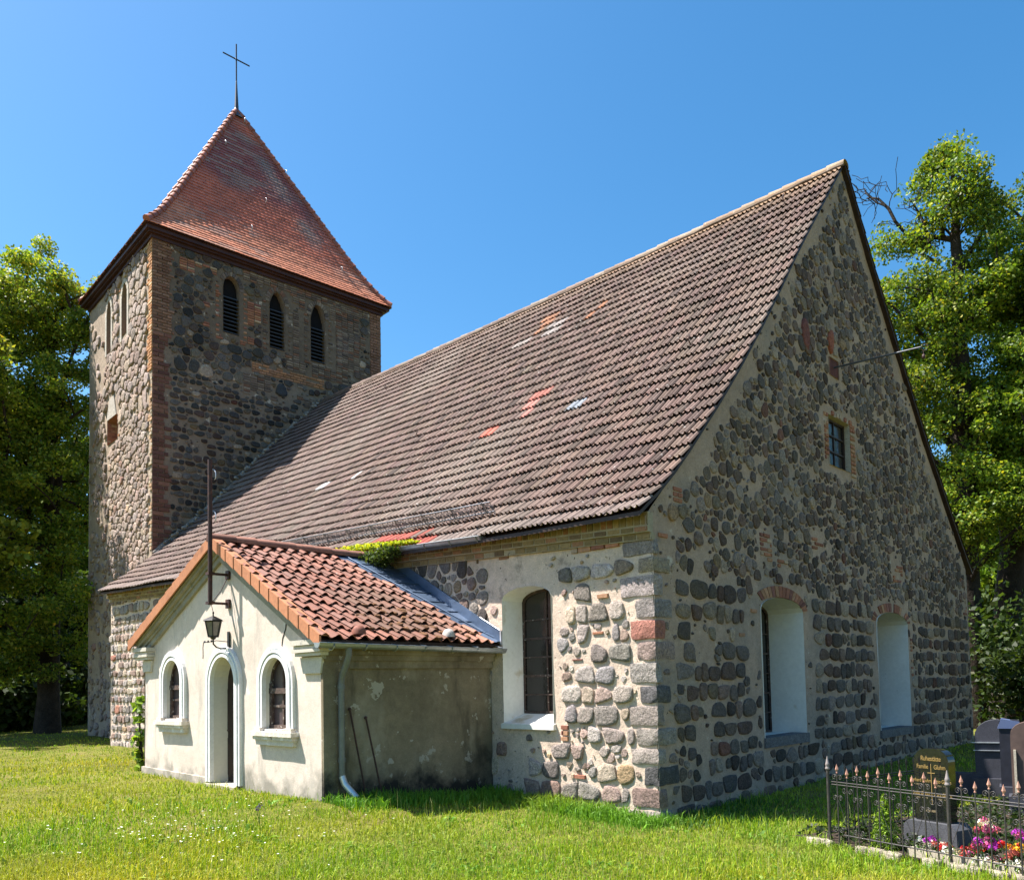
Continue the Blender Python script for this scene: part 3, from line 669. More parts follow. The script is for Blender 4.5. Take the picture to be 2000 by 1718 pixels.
# ---- nave roof
def nave_roof():
    a = Acc(); rg = np.random.default_rng(21)
    K = 13; f = np.linspace(0, 1, K)
    prof = .046*np.exp(-((f-.14)/.10)**2)+.044*np.exp(-((f-.62)/.10)**2)
    prof[-1] = -.004
    NC, NR = 98, 32
    def cf(I, J, rg):
        n = len(I); c = np.tile(np.array((.138,.092,.074)), (n,1)); c *= rg.uniform(.78,1.2,(n,1)); dkt = (rg.random(n) < .06)[:, None]; c = np.where(dkt, c*.6, c); c *= (1+rg.normal(0,.025,(n,3)))
        y = (I+.5)/NC*L_; s = (J+.5)/NR
        g = np.clip((fbm(y*.35, s*4, 51)-.5)*4, 0, 1)[:, None]; c = c*(1-g*.3)+np.array((.26,.22,.18))*g*.3
        top = (np.clip((s-.93)/.07, 0, 1)*np.clip(1.1-y/12, .15, 1))[:, None]*.55; c = c*(1-top)+np.array((.38,.24,.12))*top
        lo = np.clip(1-s/.05, 0, 1)[:, None]*.4; c = c*(1-lo)+np.array((.26,.22,.20))*lo
        def setc(y0, y1, r0, r1, col, pr=1.):
            k = (y >= y0) & (y <= y1) & (J >= r0) & (J <= r1) & (rg.random(n) < pr); c[k] = np.array(col)*rg.uniform(.85,1.15,(k.sum(),1))
        setc(7.0,7.7,27,27,(.29,.14,.08)); setc(6.9,7.35,26,26,(.29,.14,.08)); setc(7.1,7.5,25,25,(.29,.14,.08)); setc(5.1,5.35,25,25,(.34,.15,.08)); setc(5.25,5.5,24,24,(.34,.15,.08))
        setc(7.5,8.1,24,24,(.28,.24,.215)); setc(6.3,7.0,24,25,(.29,.25,.23),.7); setc(4.95,5.45,15,15,(.34,.13,.10)); setc(5.1,5.55,14,14,(.36,.16,.13)); setc(5.1,5.35,13,13,(.36,.16,.13))
        setc(5.9,6.3,12,12,(.42,.13,.09)); setc(3.55,3.9,12,12,(.26,.28,.31)); setc(10.6,10.9,11,11,(.45,.43,.42)); setc(12.2,12.5,11,11,(.42,.40,.39))
        setc(4.6,8.2,0,0,(.30,.065,.045)); setc(4.9,6.6,1,1,(.28,.07,.05),.8); setc(12.8,13.4,0,1,(.40,.17,.08),.6)
        return c
    tiles(a, surfS, NC, NR, prof, .056, cf, rg, 0, .14, jit=.007, lip=.018)
    tiles(a, surfN, NC, 30, prof, .05, cf, rg, 0, .14)
    # roof boarding below the tiles
    for sf in (surfS, surfN):
        u, s = np.meshgrid(np.linspace(.001,.999,12), np.linspace(0,1,20), indexing='ij'); P = sf(u.ravel(), s.ravel()); n = 20
        for dz in (-.03, -.055):
            i = np.arange(11)[:, None]*n; j = np.arange(n-1)[None]; F = np.stack([i+j, i+n+j, i+n+j+1, i+j+1], -1).reshape(-1,4)
            a.add(P+np.array([0,0,dz]), F, (1,1,1), 1, True)
        for k0 in (0, 11):   # close the verges
            A_ = P[k0*n:(k0+1)*n]; Vv = np.concatenate([A_+[0,0,-.0], A_+[0,0,-.06]]); j = np.arange(n-1)
            a.add(Vv, np.stack([j, j+1, n+j+1, n+j], 1), (1,1,1), 1)
        A_ = P[np.arange(12)*n]; Vv = np.concatenate([A_+[0,0,.0], A_+[0,0,-.06]]); j = np.arange(11)
        a.add(Vv, np.stack([j, j+1, 12+j+1, 12+j], 1), (1,1,1), 1)
    o = a.build('nave_roof', [M_TILE, M_DARKWOOD], church)
    # ridge tiles in mortar
    r = Acc(); y = -.10; k = 0
    while y < 20.2:
        c = np.array((.15,.105,.09))*rg.uniform(.7,1.2); t = max(0, 1-y/9)
        c = c*(1-t*.6)+np.array((.36,.23,.12))*t*.6; lich = rg.random(); c = c if lich > .3 else c*.7+np.array((.30,.27,.21))*.3
        z = 12.575+float(dzr(y, 7.19))+rg.uniform(-.01,.01); th = np.linspace(-.15*pi, 1.15*pi, 11)
        ra, rb = .115, .128
        V = [(7.19+ra*cos(q)*1.15, y, z+ra*sin(q)*.9-.035) for q in th]+[(7.19+rb*cos(q)*1.15, y+.37, z+rb*sin(q)*.9-.03) for q in th]+[(7.19+(rb-.02)*cos(q)*1.15, y+.37, z+(rb-.02)*sin(q)*.9-.03) for q in th]
        j = np.arange(10); F = np.concatenate([np.stack([j, j+1, 11+j+1, 11+j], 1), np.stack([11+j, 11+j+1, 22+j+1, 22+j], 1)])
        r.add(V, F, c, 0, True); y += .33; k += 1
    ys = np.linspace(-.1, 20.2, 120)
    for sx in (-1, 1):
        tube(r, [(7.19+sx*(.15+.02*rg.random()), q, 12.475+float(dzr(q,7.19))+rg.uniform(-.012,.012)) for q in ys], .025, 6, (.13,.10,.08), 1)
    r.build('ridge_tiles', [M_TILE, M_MORTAR], o)
    # mortar strip where the roof meets the tower
    r = Acc(); xs = np.linspace(1.25, 7.15, 60); P = []
    for x in xs:
        u_ = (x-TO[0])/cos(TA); yy = TO[1]+u_*sin(TA); P.append((x, yy-.03-.02*rg.random(), roof_z(x, yy)+.05+.05*rg.random()))
    tube(r, P, rg.uniform(.03,.10,60), 7, (.20,.175,.155), 0)
    P2 = [(x+.02, y-.10, z-.03) for x, y, z in P]; tube(r, P2, rg.uniform(.01,.055,60), 6, (.15,.14,.135), 0)
    for x, y, z in P:
        for _ in range(3):
            if rg.random() < .7: stone(r, Frame((x+rg.normal(0,.04), y-.05-rg.random()*.12, z-.05+rg.random()*.12), (1,0,0), (0,-.6,.8), (0,-.8,-.6)), 0, 0, rg.uniform(.06,.18), rg.uniform(.05,.12), .04, np.array((.30,.27,.24))*rg.uniform(.5,1.2), rg, mat=0)
    r.build('tower_flashing', [M_MORTAR], o)
    # lattice snow guard near the eaves
    g = Acc(); n = 86
    def sp(y, x=.28): return np.array((x, y, roof_z(x, y)+.06))
    ys = np.linspace(3.4, 10.2, n); dn = np.array((-.62,0,.78))
    for h in (.03, .21): tube(g, [sp(y)+dn*h for y in ys[::3]]+[sp(ys[-1])+dn*h], .012, 6)
    for i in range(n-1):
        y0, y1 = ys[i], ys[i+1]
        tube(g, [sp(y0)+dn*.03, sp(y1)+dn*.21], .0045, 4, caps=False); tube(g, [sp(y1)+dn*.03, sp(y0)+dn*.21], .0045, 4, caps=False)
        if i % 2 == 0: tube(g, [sp(y0)+dn*.03, sp(y0)+dn*.21], .005, 4, caps=False)
    for y in np.linspace(3.6, 10.1, 9): tube(g, [sp(y)+dn*-.02+np.array((.0,0,0)), sp(y)+dn*.23], .014, 5); tube(g, [sp(y)+dn*.19, sp(y, .46)+dn*.0], .009, 5)
    g.build('snow_guard', mk('snow_guard_steel', (.16,.17,.19), rough=.45, metal=.6, var=((10,.15),)), o)
    for (x, y) in ((5.95,6.7),(5.9,14.0),(6.6,1.0),(3.4,1.4),(3.3,9.2)):
        h = Acc(); z = roof_z(x, y)+.06; tube(h, [(x,y,z),(x-.08,y,z+.08),(x-.03,y,z+.2)], .013, 5); h.build('roof_hook', M_IRON, o)
    # short gutter on the south eaves
    g = Acc(); th = np.linspace(pi, 2*pi, 9)
    def half(g, A_, B_, r, up=(0,0,1), side=(-1,0,0)):
        A_, B_ = np.array(A_, float), np.array(B_, float); side = np.array(side, float); up = np.array(up, float); k = len(th)
        V = [p+side*rr*cos(t)+up*rr*sin(t) for p in (A_, B_) for rr in (r, r-.006) for t in th]
        j = np.arange(k-1)
        F = np.concatenate([np.stack([j, j+1, 2*k+j+1, 2*k+j], 1), np.stack([k+j, k+j+1, 3*k+j+1, 3*k+j], 1)[:, ::-1]])
        g.add(V, F, (1,1,1), 0, True)
        for s in (-1, 1): tube(g, [A_+side*r*s, B_+side*r*s], .009, 6)
        for P, o_ in ((A_, 0), (B_, 2*k)): g.add([P+side*r*cos(t)+up*r*sin(t) for t in th], [list(range(k))], (1,1,1), 0)
    half(g, (-.30,3.12,4.33), (-.30,5.3,4.42), .075)
    for y in np.linspace(3.2, 5.2, 4): tube(g, [(-.30+.082*cos(t), y, 4.325+.042*(y-3.12)+.082*sin(t)) for t in th], .008, 5)
    g.build('gutter', M_ZINC, church)
    b = Acc(); box(b, -.26, -.12, 5.3, 13, 0, .10, fr=Frame((0,0,4.12),(1,0,0),(0,1,.039),(0,0,1)))
    b.build('eaves_board', M_DARKWOOD, church)
    return half
half_gutter = nave_roof()

# ---- tower
def tower():
    a = Acc(); rg = np.random.default_rng(33)
    wins = [arch(2.30,2.87,14.18,15.75,16.2), arch(3.97,4.54,14.10,15.68,16.2,8,1), arch(5.56,6.15,14.03,15.65,16.24,8,1)]
    outl = [(0,3.5),(TW,3.5),(TW,TH-.1),(0,TH-.1)]
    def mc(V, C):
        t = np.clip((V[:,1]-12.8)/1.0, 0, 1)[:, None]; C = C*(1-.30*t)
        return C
    wall_sheet(a, FTE, outl, wins, .16, .035, 0, (.215,.165,.125), 13, mc)  # mortar and stones of this face darkened in colour to deepen its shade
    lay = Layer(outl, wins, .035, .05)
    bh = .14
    # brick quoins
    bricks(a, FTE, lay, (0,.50,5.6,13.6), .36, bh, rg, proud=.02, ragged=.6, pal=[((.15,.07,.052),4),((.12,.058,.048),4),((.20,.10,.07),3)])
    bricks(a, FTE, lay, (0,.62,13.6,16.8), .30, .10, rg, proud=.015, ragged=.5, pal=[((.21,.115,.075),4),((.17,.09,.065),4),((.24,.14,.10),3)])
    bricks(a, FTE, lay, (TW-.5,TW,11,16.8), .30, .11, rg, proud=.018, pal=[((.24,.13,.09),4),((.20,.11,.08),4)])
    for u0, u1 in ((2.30,2.87),(3.97,4.54),(5.56,6.15)):
        bricks(a, FTE, lay, (u0-.26,u0-.01,13.9,15.8), .26, .085, rg, skip=.06, pal=BR_GREY if u0 > 3 else BR, ragged=.4)
        bricks(a, FTE, lay, (u1+.01,u1+.27,13.9,15.8), .26, .085, rg, skip=.06, pal=BR if u0 < 3 else BR_GREY, ragged=.4)
        arch_bricks(a, FTE, u0, u1, 15.75, 16.2, .16, rg, pal=BR_GREY, n=13, skip=.1); lay.mark((u0+u1)/2, 16.05, .8, .55)
    bricks(a, FTE, lay, (3.3,6.1,13.05,13.42), .26, .09, rg, skip=.08, pal=[((.34,.17,.09),3),((.30,.16,.10),2)])
    # brick fields between the belfry openings
    bricks(a, FTE, lay, (2.9,4.0,14.0,15.6), .26, .085, rg, skip=.05, dens=lambda u, v: float(fbm(u*1.6, v*1.6, 61)) > .47, mark=True) if False else None
    def bf(rect, pal, thr, sd):
        u0, u1, v0, v1 = rect; v = v0
        while v < v1:
            bricks(a, FTE, None, (u0,u1,v,v+.085), .25, .085, rg, pal=pal, mark=False,
                   dens=lambda u, q: lay.free(u, q, .22, .06) and float(fbm(u*1.1, q*1.1, sd)) > thr, proud=.014)
            v += .085
    R0 = (3.15,3.95,14.0,15.5)
    bf(R0, BR, .46, 61); bf((4.6,7.6,13.45,16.75), BR_GREY, .40, 62); bf((3.0,8.0,16.25,16.8), BR_GREY, .35, 63); bf((.6,2.1,14.2,16.3), BR, .60, 64); bf((3.0,7.4,12.2,13.05), BR_GREY, .47, 65); bf((6.4,8.1,13.4,15.5), BR_GREY, .5, 66)
    occ = lay.occ.copy()
    # mark what the brick fields cover
    n0 = lay.n; X, Y = np.meshgrid(lay.lo[0]+(np.arange(n0[0])+.5)*lay.c, lay.lo[1]+(np.arange(n0[1])+.5)*lay.c, indexing='ij')
    for rc, thr, sd in ((R0,.46,61),((4.6,7.6,13.45,16.75),.40,62),((3.0,8.0,16.25,16.8),.35,63),((.6,2.1,14.2,16.3),.60,64),((3.0,7.4,12.2,13.05),.47,65),((6.4,8.1,13.4,15.5),.5,66)):
        m = (X > rc[0]) & (X < rc[1]) & (Y > rc[2]) & (Y < rc[3]) & (fbm(X*1.1, Y*1.1, sd) > thr); lay.occ |= m
    D = .60
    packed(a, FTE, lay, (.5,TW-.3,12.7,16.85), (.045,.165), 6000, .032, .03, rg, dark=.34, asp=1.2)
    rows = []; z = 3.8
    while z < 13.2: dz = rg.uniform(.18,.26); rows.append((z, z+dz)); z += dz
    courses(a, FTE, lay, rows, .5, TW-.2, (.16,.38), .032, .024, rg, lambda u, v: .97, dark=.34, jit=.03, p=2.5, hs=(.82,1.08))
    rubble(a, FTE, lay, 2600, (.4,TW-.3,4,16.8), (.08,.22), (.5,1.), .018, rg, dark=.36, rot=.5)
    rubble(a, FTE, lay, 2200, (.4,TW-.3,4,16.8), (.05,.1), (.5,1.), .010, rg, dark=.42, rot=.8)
    for h in wins: reveal(a, FTE, h, .26, 2, (.20,.15,.12))
    # south side
    outl = [(0,-.4),(TD,-.4),(TD,TH-.1),(0,TH-.1)]
    sw = [arch(2.55,3.12,14.4,15.6,16.15,8,1), arch(4.35,4.86,14.3,15.6,16.18,8,1)]; sh = [(3.6,10.88),(4.75,10.88),(4.75,11.75),(3.6,11.75)]
    wall_sheet(a, FTS, outl, sw+[sh], .12, .05, 0, (.345,.27,.205), 14)
    lay = Layer(outl, sw+[sh], .03, .05)
    bricks(a, FTS, lay, (0,.42,12.3,16.8), .30, .10, rg, proud=.02, ragged=.7, pal=[((.45,.24,.12),4),((.40,.20,.10),4),((.48,.33,.2),2)])
    bricks(a, FTS, lay, (0,.26,5.6,12.3), .26, .12, rg, proud=.015, ragged=.9, skip=.25, pal=[((.42,.27,.17),3),((.40,.33,.24),4)])
    for u0, u1 in ((2.55,3.12),(4.35,4.86)):
        for e0, e1 in ((u0-.17,u0-.005),(u1+.005,u1+.17)): prism(a, [(e0,14.2),(e1,14.2),(e1,15.75),(e0,15.75)], -.02, .012, (.44,.40,.34), 0, FTS); lay.mark((e0+e1)/2, 15, .2, 1.7)
        arch_bricks(a, FTS, u0, u1, 15.65, 16.18, .16, rg, pal=[((.44,.40,.34),1)], mat=0, n=9, skip=0, proud=.012); lay.mark((u0+u1)/2, 15.95, .8, .6)
    prism(a, [(3.7,11.77),(4.8,11.77),(4.5,12.5),(4.0,12.55)], -.02, .01, (.42,.38,.33), 0, FTS); lay.mark(4.2,12.15,1.,.8)
    bricks(a, FTS, lay, (3.38,3.58,10.8,11.7), .2, .1, rg, skip=.3, pal=[((.45,.22,.12),1)])
    bricks(a, FTS, lay, (3.15,3.45,14.9,16.3), .25, .09, rg, skip=.3, pal=[((.45,.22,.12),1),((.4,.27,.2),1)])
    def dT(u, v):
        d = 1.
        if u > 4.9 and v > 13: d = .12
        elif u > 4.4 and v < 12: d = .35
        return d
    LT = 1.0; TINT[0] = .6; TINT[1] = (.34,.25,.20)
    packed(a, FTS, lay, (0,TD,11.5,16.8), (.06,.21), 9000, .030, .050, rg, dT, dark=LT, asp=1.1)
    packed(a, FTS, lay, (0,TD,-.2,11.6), (.045,.15), 16000, .026, .042, rg, lambda u, v: min(1, dT(u, v)*1.2), dark=LT, asp=1.2)
    for h in sw: reveal(a, FTS, h, .35, 2, (.24,.17,.13))
    TINT[0] = 0.
    reveal(a, FTS, sh, .5, 2, (.30,.15,.10))
    bricks(a, Frame(FTS((4.75,10.88,0))[0], -FTS.N, (0,0,1), -FTS.U), None, (0.01,.49,0,.86), .24, .1, rg, skip=0, proud=.004)
    # plain far sides
    wall_sheet(a, Frame(FTE((TW,0,0))[0], tD, (0,0,1), tU), [(0,-.4),(TD,-.4),(TD,TH-.1),(0,TH-.1)], [], .7, .03, 0, (.42,.37,.3), 15)
    wall_sheet(a, Frame(FTS((TD,0,0))[0], tU, (0,0,1), tD), [(0,-.4),(TW,-.4),(TW,TH-.1),(0,TH-.1)], [], .7, .03, 0, (.42,.37,.3), 16)
    a.build('tower_wall', [M_MORTAR, M_STONE, M_BRICK], church)
    M_SLAT = mk('grey_louvre_board', (.050,.055,.066), rough=.7, var=((12,.35),))
    for (u0,u1,v0,v1,P) in ((2.30,2.87,14.18,15.55,wins[0]),(3.97,4.54,14.10,15.5,wins[1]),(5.56,6.15,14.03,15.4,wins[2])):
        b = Acc(); prism(b, P, -.30, -.25, (1,1,1), 1, FTE); v = v0+.04
        while v < v1:
            b.add([(u0+.01,v,-.04),(u1-.01,v,-.04),(u1-.01,v+.10,-.20),(u0+.01,v+.10,-.20),(u0+.01,v+.02,-.04),(u1-.01,v+.02,-.04),(u1-.01,v+.12,-.20),(u0+.01,v+.12,-.20)], BOXF.copy(), (1,1,1), 0, False, FTE); v += .135
        b.build('belfry_louvre', [M_SLAT, M_DARK], church)
    for P in sw: b = Acc(); prism(b, P, -.40, -.33, (1,1,1), 0, FTS); b.build('blind_window', mk('blind_brick', (.13,.075,.06), rough=.9, var=((4,.2),(40,.2)), bump=((9,.6,.02),)), church)
    b = Acc(); prism(b, sh, -.55, -.48, (1,1,1), 0, FTS); b.build('niche_back', M_DARK, church)
    # eaves board
    c = Acc()
    for o, z0, z1 in ((.06,16.62,16.78),(.16,16.74,16.86),(.25,16.80,16.97)):
        for (x0,x1,y0,y1) in ((-o,TW+o,-o,.02),(-o,TW+o,TD-.02,TD+o),(-o,.02,.02,TD-.02),(TW-.02,TW+o,.02,TD-.02)): box(c, x0, x1, y0, y1, z0, z1, fr=FTL)
    c.build('tower_cornice', M_FASCIA, church)
tower()

def tower_roof():
    a = Acc(); rg = np.random.default_rng(44); cx, cy = TW/2, TD/2; A0, B0 = TW/2+.32, TD/2+.32; z0 = 16.95
    PF = np.array([0,.10,.20,.30,1.0]); PZ = np.array([0,.52,1.20,2.0,7.92])
    al0 = np.concatenate([[0], np.cumsum(np.hypot(np.diff(PF)*4.2, np.diff(PZ)))]); al0 /= al0[-1]
    def side(k):
        def f(u, s):
            q = np.interp(s, al0, PF); z = z0+np.interp(s, al0, PZ)+np.where(s > 1, (s-1)*8, 0); aa = A0*(1-q); bb = B0*(1-q); t = np.asarray(u)*2-1
            # u is measured along the full eaves length
            if k == 0: x, y = t*A0, -bb
            elif k == 1: x, y = t*A0, bb
            elif k == 2: x, y = -aa, t*B0
            else: x, y = aa, t*B0
            return FTL(np.stack([cx+x, cy+y, z], 1))
        return f
    def cl(u, s):
        q = np.interp(s, al0, PF); h = (1-q)/2; return np.clip(u, .5-h, .5+h)
    NR = 54
    def cf(side_k):
        def g(I, J, rg):
            n = len(I); c = np.tile(np.array((.50,.135,.072)), (n,1))*rg.uniform(.84,1.14,(n,1))
            NC = 54; u = (I+.5)/NC; s = (J+.5)/NR
            low = np.clip((.24-s+(vn(u*7, s*4, 8)-.5)*.12)*8, 0, 1)[:, None]; c = c*(1-low)+c*np.array((1.12,1.5,1.5))*low  # bottom rows lightened in colour, as light catches the shallower flare
            dk = np.clip((s-.25)*6, 0, 1)*np.clip((fbm(u*4, s*3.2, 91)-.42)*5, 0, 1)*.8; dk = dk[:, None]; c = c*(1-dk)+np.array((.22,.065,.06))*dk
            d = np.abs((u-.62)+(s-.62)*.35)  # pale lichened run
            gr = (np.clip(1-d/.09, 0, 1)*np.clip((fbm(u*9, s*9, 95)-.35)*4, 0, 1)*(s > .22)*(s < .85)*(1 if side_k == 0 else .3))[:, None]*.85; c = c*(1-gr)+np.array((.27,.25,.215))*gr
            st = ((vn(u*14, J*1.0, 12) > .62)*np.clip((fbm(u*3, s*3, 97)-.45)*6, 0, 1))[:, None]*.55; c = c*(1-st)+np.array((.34,.22,.17))*st
            return c
        return g
    K = 4; prof = np.array([.0,.004,.004,.0])
    for k in range(4):
        NC = 54 if k < 2 else 44
        keep = lambda u, s: np.abs(u-.5) < (1-np.interp(s, al0, PF))/2+.6/NC
        tiles(a, side(k), NC, NR, prof, .028, cf(k), rg, 0, .25, keep, .0035, clampu=cl)
    # boarding
    for k in range(4):
        ss = np.linspace(0, 1, 10); f = side(k); A_ = f(cl(np.zeros(10), ss), ss)-[0,0,.03]; B_ = f(cl(np.ones(10), ss), ss)-[0,0,.03]; V = np.concatenate([A_, B_]); j = np.arange(9)
        a.add(V, np.stack([j, j+1, 10+j+1, 10+j], 1), (1,1,1), 1)
    V = FTL([(cx-A0,cy-B0,z0-.03),(cx+A0,cy-B0,z0-.03),(cx+A0,cy+B0,z0-.03),(cx-A0,cy+B0,z0-.03)]); a.add(V, [[3,2,1,0]], (1,1,1), 1)
    o = a.build('tower_roof', [M_RTILE, M_FASCIA], church)
    h = Acc()
    for sx, sy in ((-1,-1),(1,-1),(1,1),(-1,1)):
        n = 30; ss = np.linspace(.005, .99, n)
        def hp(s): q = np.interp(s, al0, PF); return FTL([(cx+sx*A0*(1-q), cy+sy*B0*(1-q), z0+np.interp(s, al0, PZ)+.02)])[0]
        for i in range(n-1):
            p, q = hp(ss[i]), hp(ss[i+1]); q2 = q+(q-p)*.12; up = np.array((0,0,.03))
            tube(h, [p+up*1.0, q2], [.115,.085], 9, np.array((.29,.095,.062))*rg.uniform(.75,1.2), 0)
    h.build('hip_tiles', M_RTILE, o)
    for (u, s) in ((.52,.93),(.40,.70),(.22,.42),(.66,.68),(.52,.42),(.8,.15),(.42,.2)):
        hk = Acc(); p = side(0)(np.array([u]), np.array([s]))[0]; tube(hk, [p+[0,0,.02], p+[0,-.1,.06], p+[0,-.10,.16], p+[0,-.03,.2]], .010, 5); hk.build('roof_hook', M_GSTEEL, o)
    # cross
    c = FTL([(cx,cy,0)])[0]
    s = Acc(); lathe(s, [(.17,24.62),(.12,24.80),(.085,24.95),(.05,25.6),(.03,26.05),(.022,26.1)], (c[0],c[1],0), 8, smooth=False)
    lathe(s, [(.30,24.50),(.16,24.72)], (c[0],c[1],0), 10)
    st = s.build('spire_cross', mk('blue_black_lead', (.05,.058,.075), rough=.45, var=((10,.2),), metal=.3), church)
    r = Acc(); tube(r, [(c[0],c[1],26.0),(c[0],c[1],27.60)], .028, 8)
    ux = np.array(tU); p = np.array((c[0],c[1],26.98)); tube(r, [p-ux*.54, p+ux*.54], .026, 8); lathe(r, [(.02,26.93),(.05,26.98),(.02,27.03)], (c[0],c[1],0), 10)
    r.build('cross', M_BLACKI, st)
tower_roof()
# ---------------------------------------------------------------- porch
PX, PY0, PY1 = -3.17, 3.28, 9.30
FPF = Frame((PX,0,0), (0,1,0), (0,0,1), (-1,0,0)); FPE = Frame((PX,PY0,0), (1,0,0), (0,0,1), (0,-1,0))
YR, ZR = 6.18, 4.33
YE, ZE, YW, ZW = 3.06, 2.60, 9.45, 2.84
def porch_z(y): return np.interp(y, [YE, YR, YW], [ZE, ZR, ZW])
def porch():
    rg = np.random.default_rng(55); a = Acc()
    d = arch(5.70,6.53,.30,2.04,2.47,12); w1 = arch(7.66,8.35,1.44,2.12,2.48,12); w2 = arch(4.13,4.83,1.34,2.03,2.40,12)
    outl = [(PY0,-.2),(PY1,-.2),(PY1,porch_z(PY1)-.08),(YR,ZR-.08),(PY0,porch_z(PY0)-.08)]
    wall_sheet(a, FPF, outl, [d,w1,w2], .10, .02, 0, (1,1,1), 20)
    reveal(a, FPF, d, .27, 1); reveal(a, FPF, w1, .13, 1); reveal(a, FPF, w2, .13, 1)
    # hairline crack
    cr = [(4.33,2.55),(4.30,2.68),(4.22,2.80),(4.20,2.92),(4.15,3.02),(4.13,3.13),(4.16,3.20)]
    for p, q, C_ in [(*s_, C_) for C_ in (cr,) for s_ in zip(C_[:-1], C_[1:])]: w_ = .006 if C_ is cr else .0028; prism(a, [(p[0]-w_,p[1]),(p[0]+w_,p[1]),(q[0]+w_,q[1]),(q[0]-w_,q[1])], -.02, .003, (1,1,1), 3, FPF)
    prism(a, [(6.68,-.1),(PY1+.05,-.1),(PY1+.05,.56),(6.68,.52)], -.02, .03, (1,1,1), 0, FPF)      # plinth left of the door
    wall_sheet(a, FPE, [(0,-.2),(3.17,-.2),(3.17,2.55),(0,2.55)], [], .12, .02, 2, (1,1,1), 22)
    prism(a, [(0,-.2),(.23,-.2),(.23,2.3),(0,2.3)], -.02, .035, (1,1,1), 2, FPE)
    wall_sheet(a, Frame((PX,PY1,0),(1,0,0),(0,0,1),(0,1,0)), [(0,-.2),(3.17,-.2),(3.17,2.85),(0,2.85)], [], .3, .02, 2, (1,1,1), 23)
    a.build('porch_wall', [M_STUCCO, M_WHITE2, M_STUCCO_E, M_DARK], church)
    # moulded surrounds
    def surround(parent, pts, name, foot=False):
        s = Acc(); P = np.array(pts); prof = [(-.004,-.02),(-.004,.05),(.045,.05),(.050,.022),(.062,.022),(.068,.060),(.105,.060),(.112,.028),(.125,.028),(.13,.045),(.165,.045),(.17,-.02)]
        n = len(P); T = np.gradient(P, axis=0); T /= np.linalg.norm(T, axis=1)[:, None]; Nn = np.stack([T[:,1], -T[:,0]], 1)
        V = np.concatenate([np.column_stack([P+Nn*o, np.full(n, h)]) for o, h in prof]); k = len(prof)
        i = np.arange(k-1)[:, None]*n; j = np.arange(n-1)[None]; s.add(V, np.stack([i+j, i+j+1, i+n+j+1, i+n+j], -1).reshape(-1,4), (1,1,1), 0, False, FPF)
        return s.build(name, M_TRIM, parent)
    def path(u0, u1, v0, vs, vc, n=22): # from the right foot over the crown to the left foot
        c, h = (u0+u1)/2, (u1-u0)/2
        return [(u0, v0), (u0, (v0+vs)/2)]+[(c-h*cos(t), vs+(vc-vs)*sin(t)) for t in np.linspace(0, pi, n)]+[(u1, (v0+vs)/2), (u1, v0)]
    def flip(p): return p[::-1]
    surround(church, flip(path(5.70,6.53,.46,2.04,2.47)), 'door_surround')
    for (u0,u1,v0,vs,vc) in ((7.66,8.35,1.44,2.12,2.48),(4.13,4.83,1.34,2.03,2.40)):
        surround(church, flip(path(u0,u1,v0,vs,vc)), 'window_surround')
        s = Acc(); c0, c1 = u0-.24, u1+.24
        prism(s, [(c0,v0-.085),(c1,v0-.085),(c1,v0-.02),(c0,v0-.02)], -.02, .12, (1,1,1), 0, FPF)
        prism(s, [(c0+.03,v0-.14),(c1-.03,v0-.14),(c1-.03,v0-.085),(c0+.03,v0-.085)], -.02, .085, (1,1,1), 0, FPF)
        prism(s, [(c0+.07,v0-.22),(c1-.07,v0-.22),(c1-.04,v0-.14),(c0+.04,v0-.14)], -.02, .05, (1,1,1), 0, FPF)
        prism(s, [(u0,v0-.03),(u1,v0-.03),(u1,v0+.012),(u0,v0+.012)], -.125, .02, (1,1,1), 0, FPF)
        for e in (u0-.19, u1-.01): prism(s, [(e,v0-.02),(e+.2,v0-.02),(e+.2,v0+.035),(e,v0+.035)], -.02, .09, (1,1,1), 0, FPF)
        s.build('window_sill', mk('worn_sill_plaster', (.55,.50,.43), rough=.9, var=((9,.12),(50,.12)), bump=((30,.4,.008),), stain=(((.20,.15,.12),9,.6,.66),((.8,.8,.79),5,.55,.7))), church)
        # glazed leaf
        o = leaded(church, FPF, u0, u1, v0, vs, vc, .12, 2, 2, M_GLASS2, M_OLDWOOD, .035, thick=())
        b = Acc(); prism(b, [(u0-.0,vs-.16),(u1+.0,vs-.16),(u1+.0,vs-.08),(u0-.0,vs-.08)], -.119, -.065, (1,1,1), 0, FPF); prism(b, [(u0,v0+.01),(u1,v0+.01),(u1,v0+.07),(u0,v0+.07)], -.119, -.07, (1,1,1), 0, FPF)
        prism(b, [(u0,v0),(u0+.07,v0),(u0+.07,vs),(u0,vs)], -.117, -.075, (1,1,1), 0, FPF); prism(b, [(u1-.07,v0),(u1,v0),(u1,vs),(u1-.07,vs)], -.117, -.075, (1,1,1), 0, FPF)
        b.build('transom', M_OLDWOOD, o)
    # door
    b = Acc(); P = arch(5.70,6.53,.30,2.04,2.47,12); prism(b, P, -.33, -.26, (1,1,1), 0, FPF)
    for u in (5.82,6.12,6.41): prism(b, [(u-.10,.55),(u+.10,.55),(u+.10,1.15),(u-.10,1.15)], -.27, -.245, (1,1,1), 0, FPF); prism(b, [(u-.10,1.25),(u+.10,1.25),(u+.10,1.95),(u-.10,1.95)], -.27, -.245, (1,1,1), 0, FPF)
    dr = b.build('door', M_DARKWOOD, church)
    b = Acc(); tube(b, [FPF((6.42,1.28,-.25))[0], FPF((6.42,1.28,-.20))[0], FPF((6.33,1.28,-.20))[0]], .012, 6); b.build('door_handle', M_IRON, dr)
    b = Acc(); box(b, PX-.10, PX+.34, 5.62, 6.62, .12, .44); b.build('door_step', M_CONC, church)
    # raking and eaves cornices
    c = Acc()
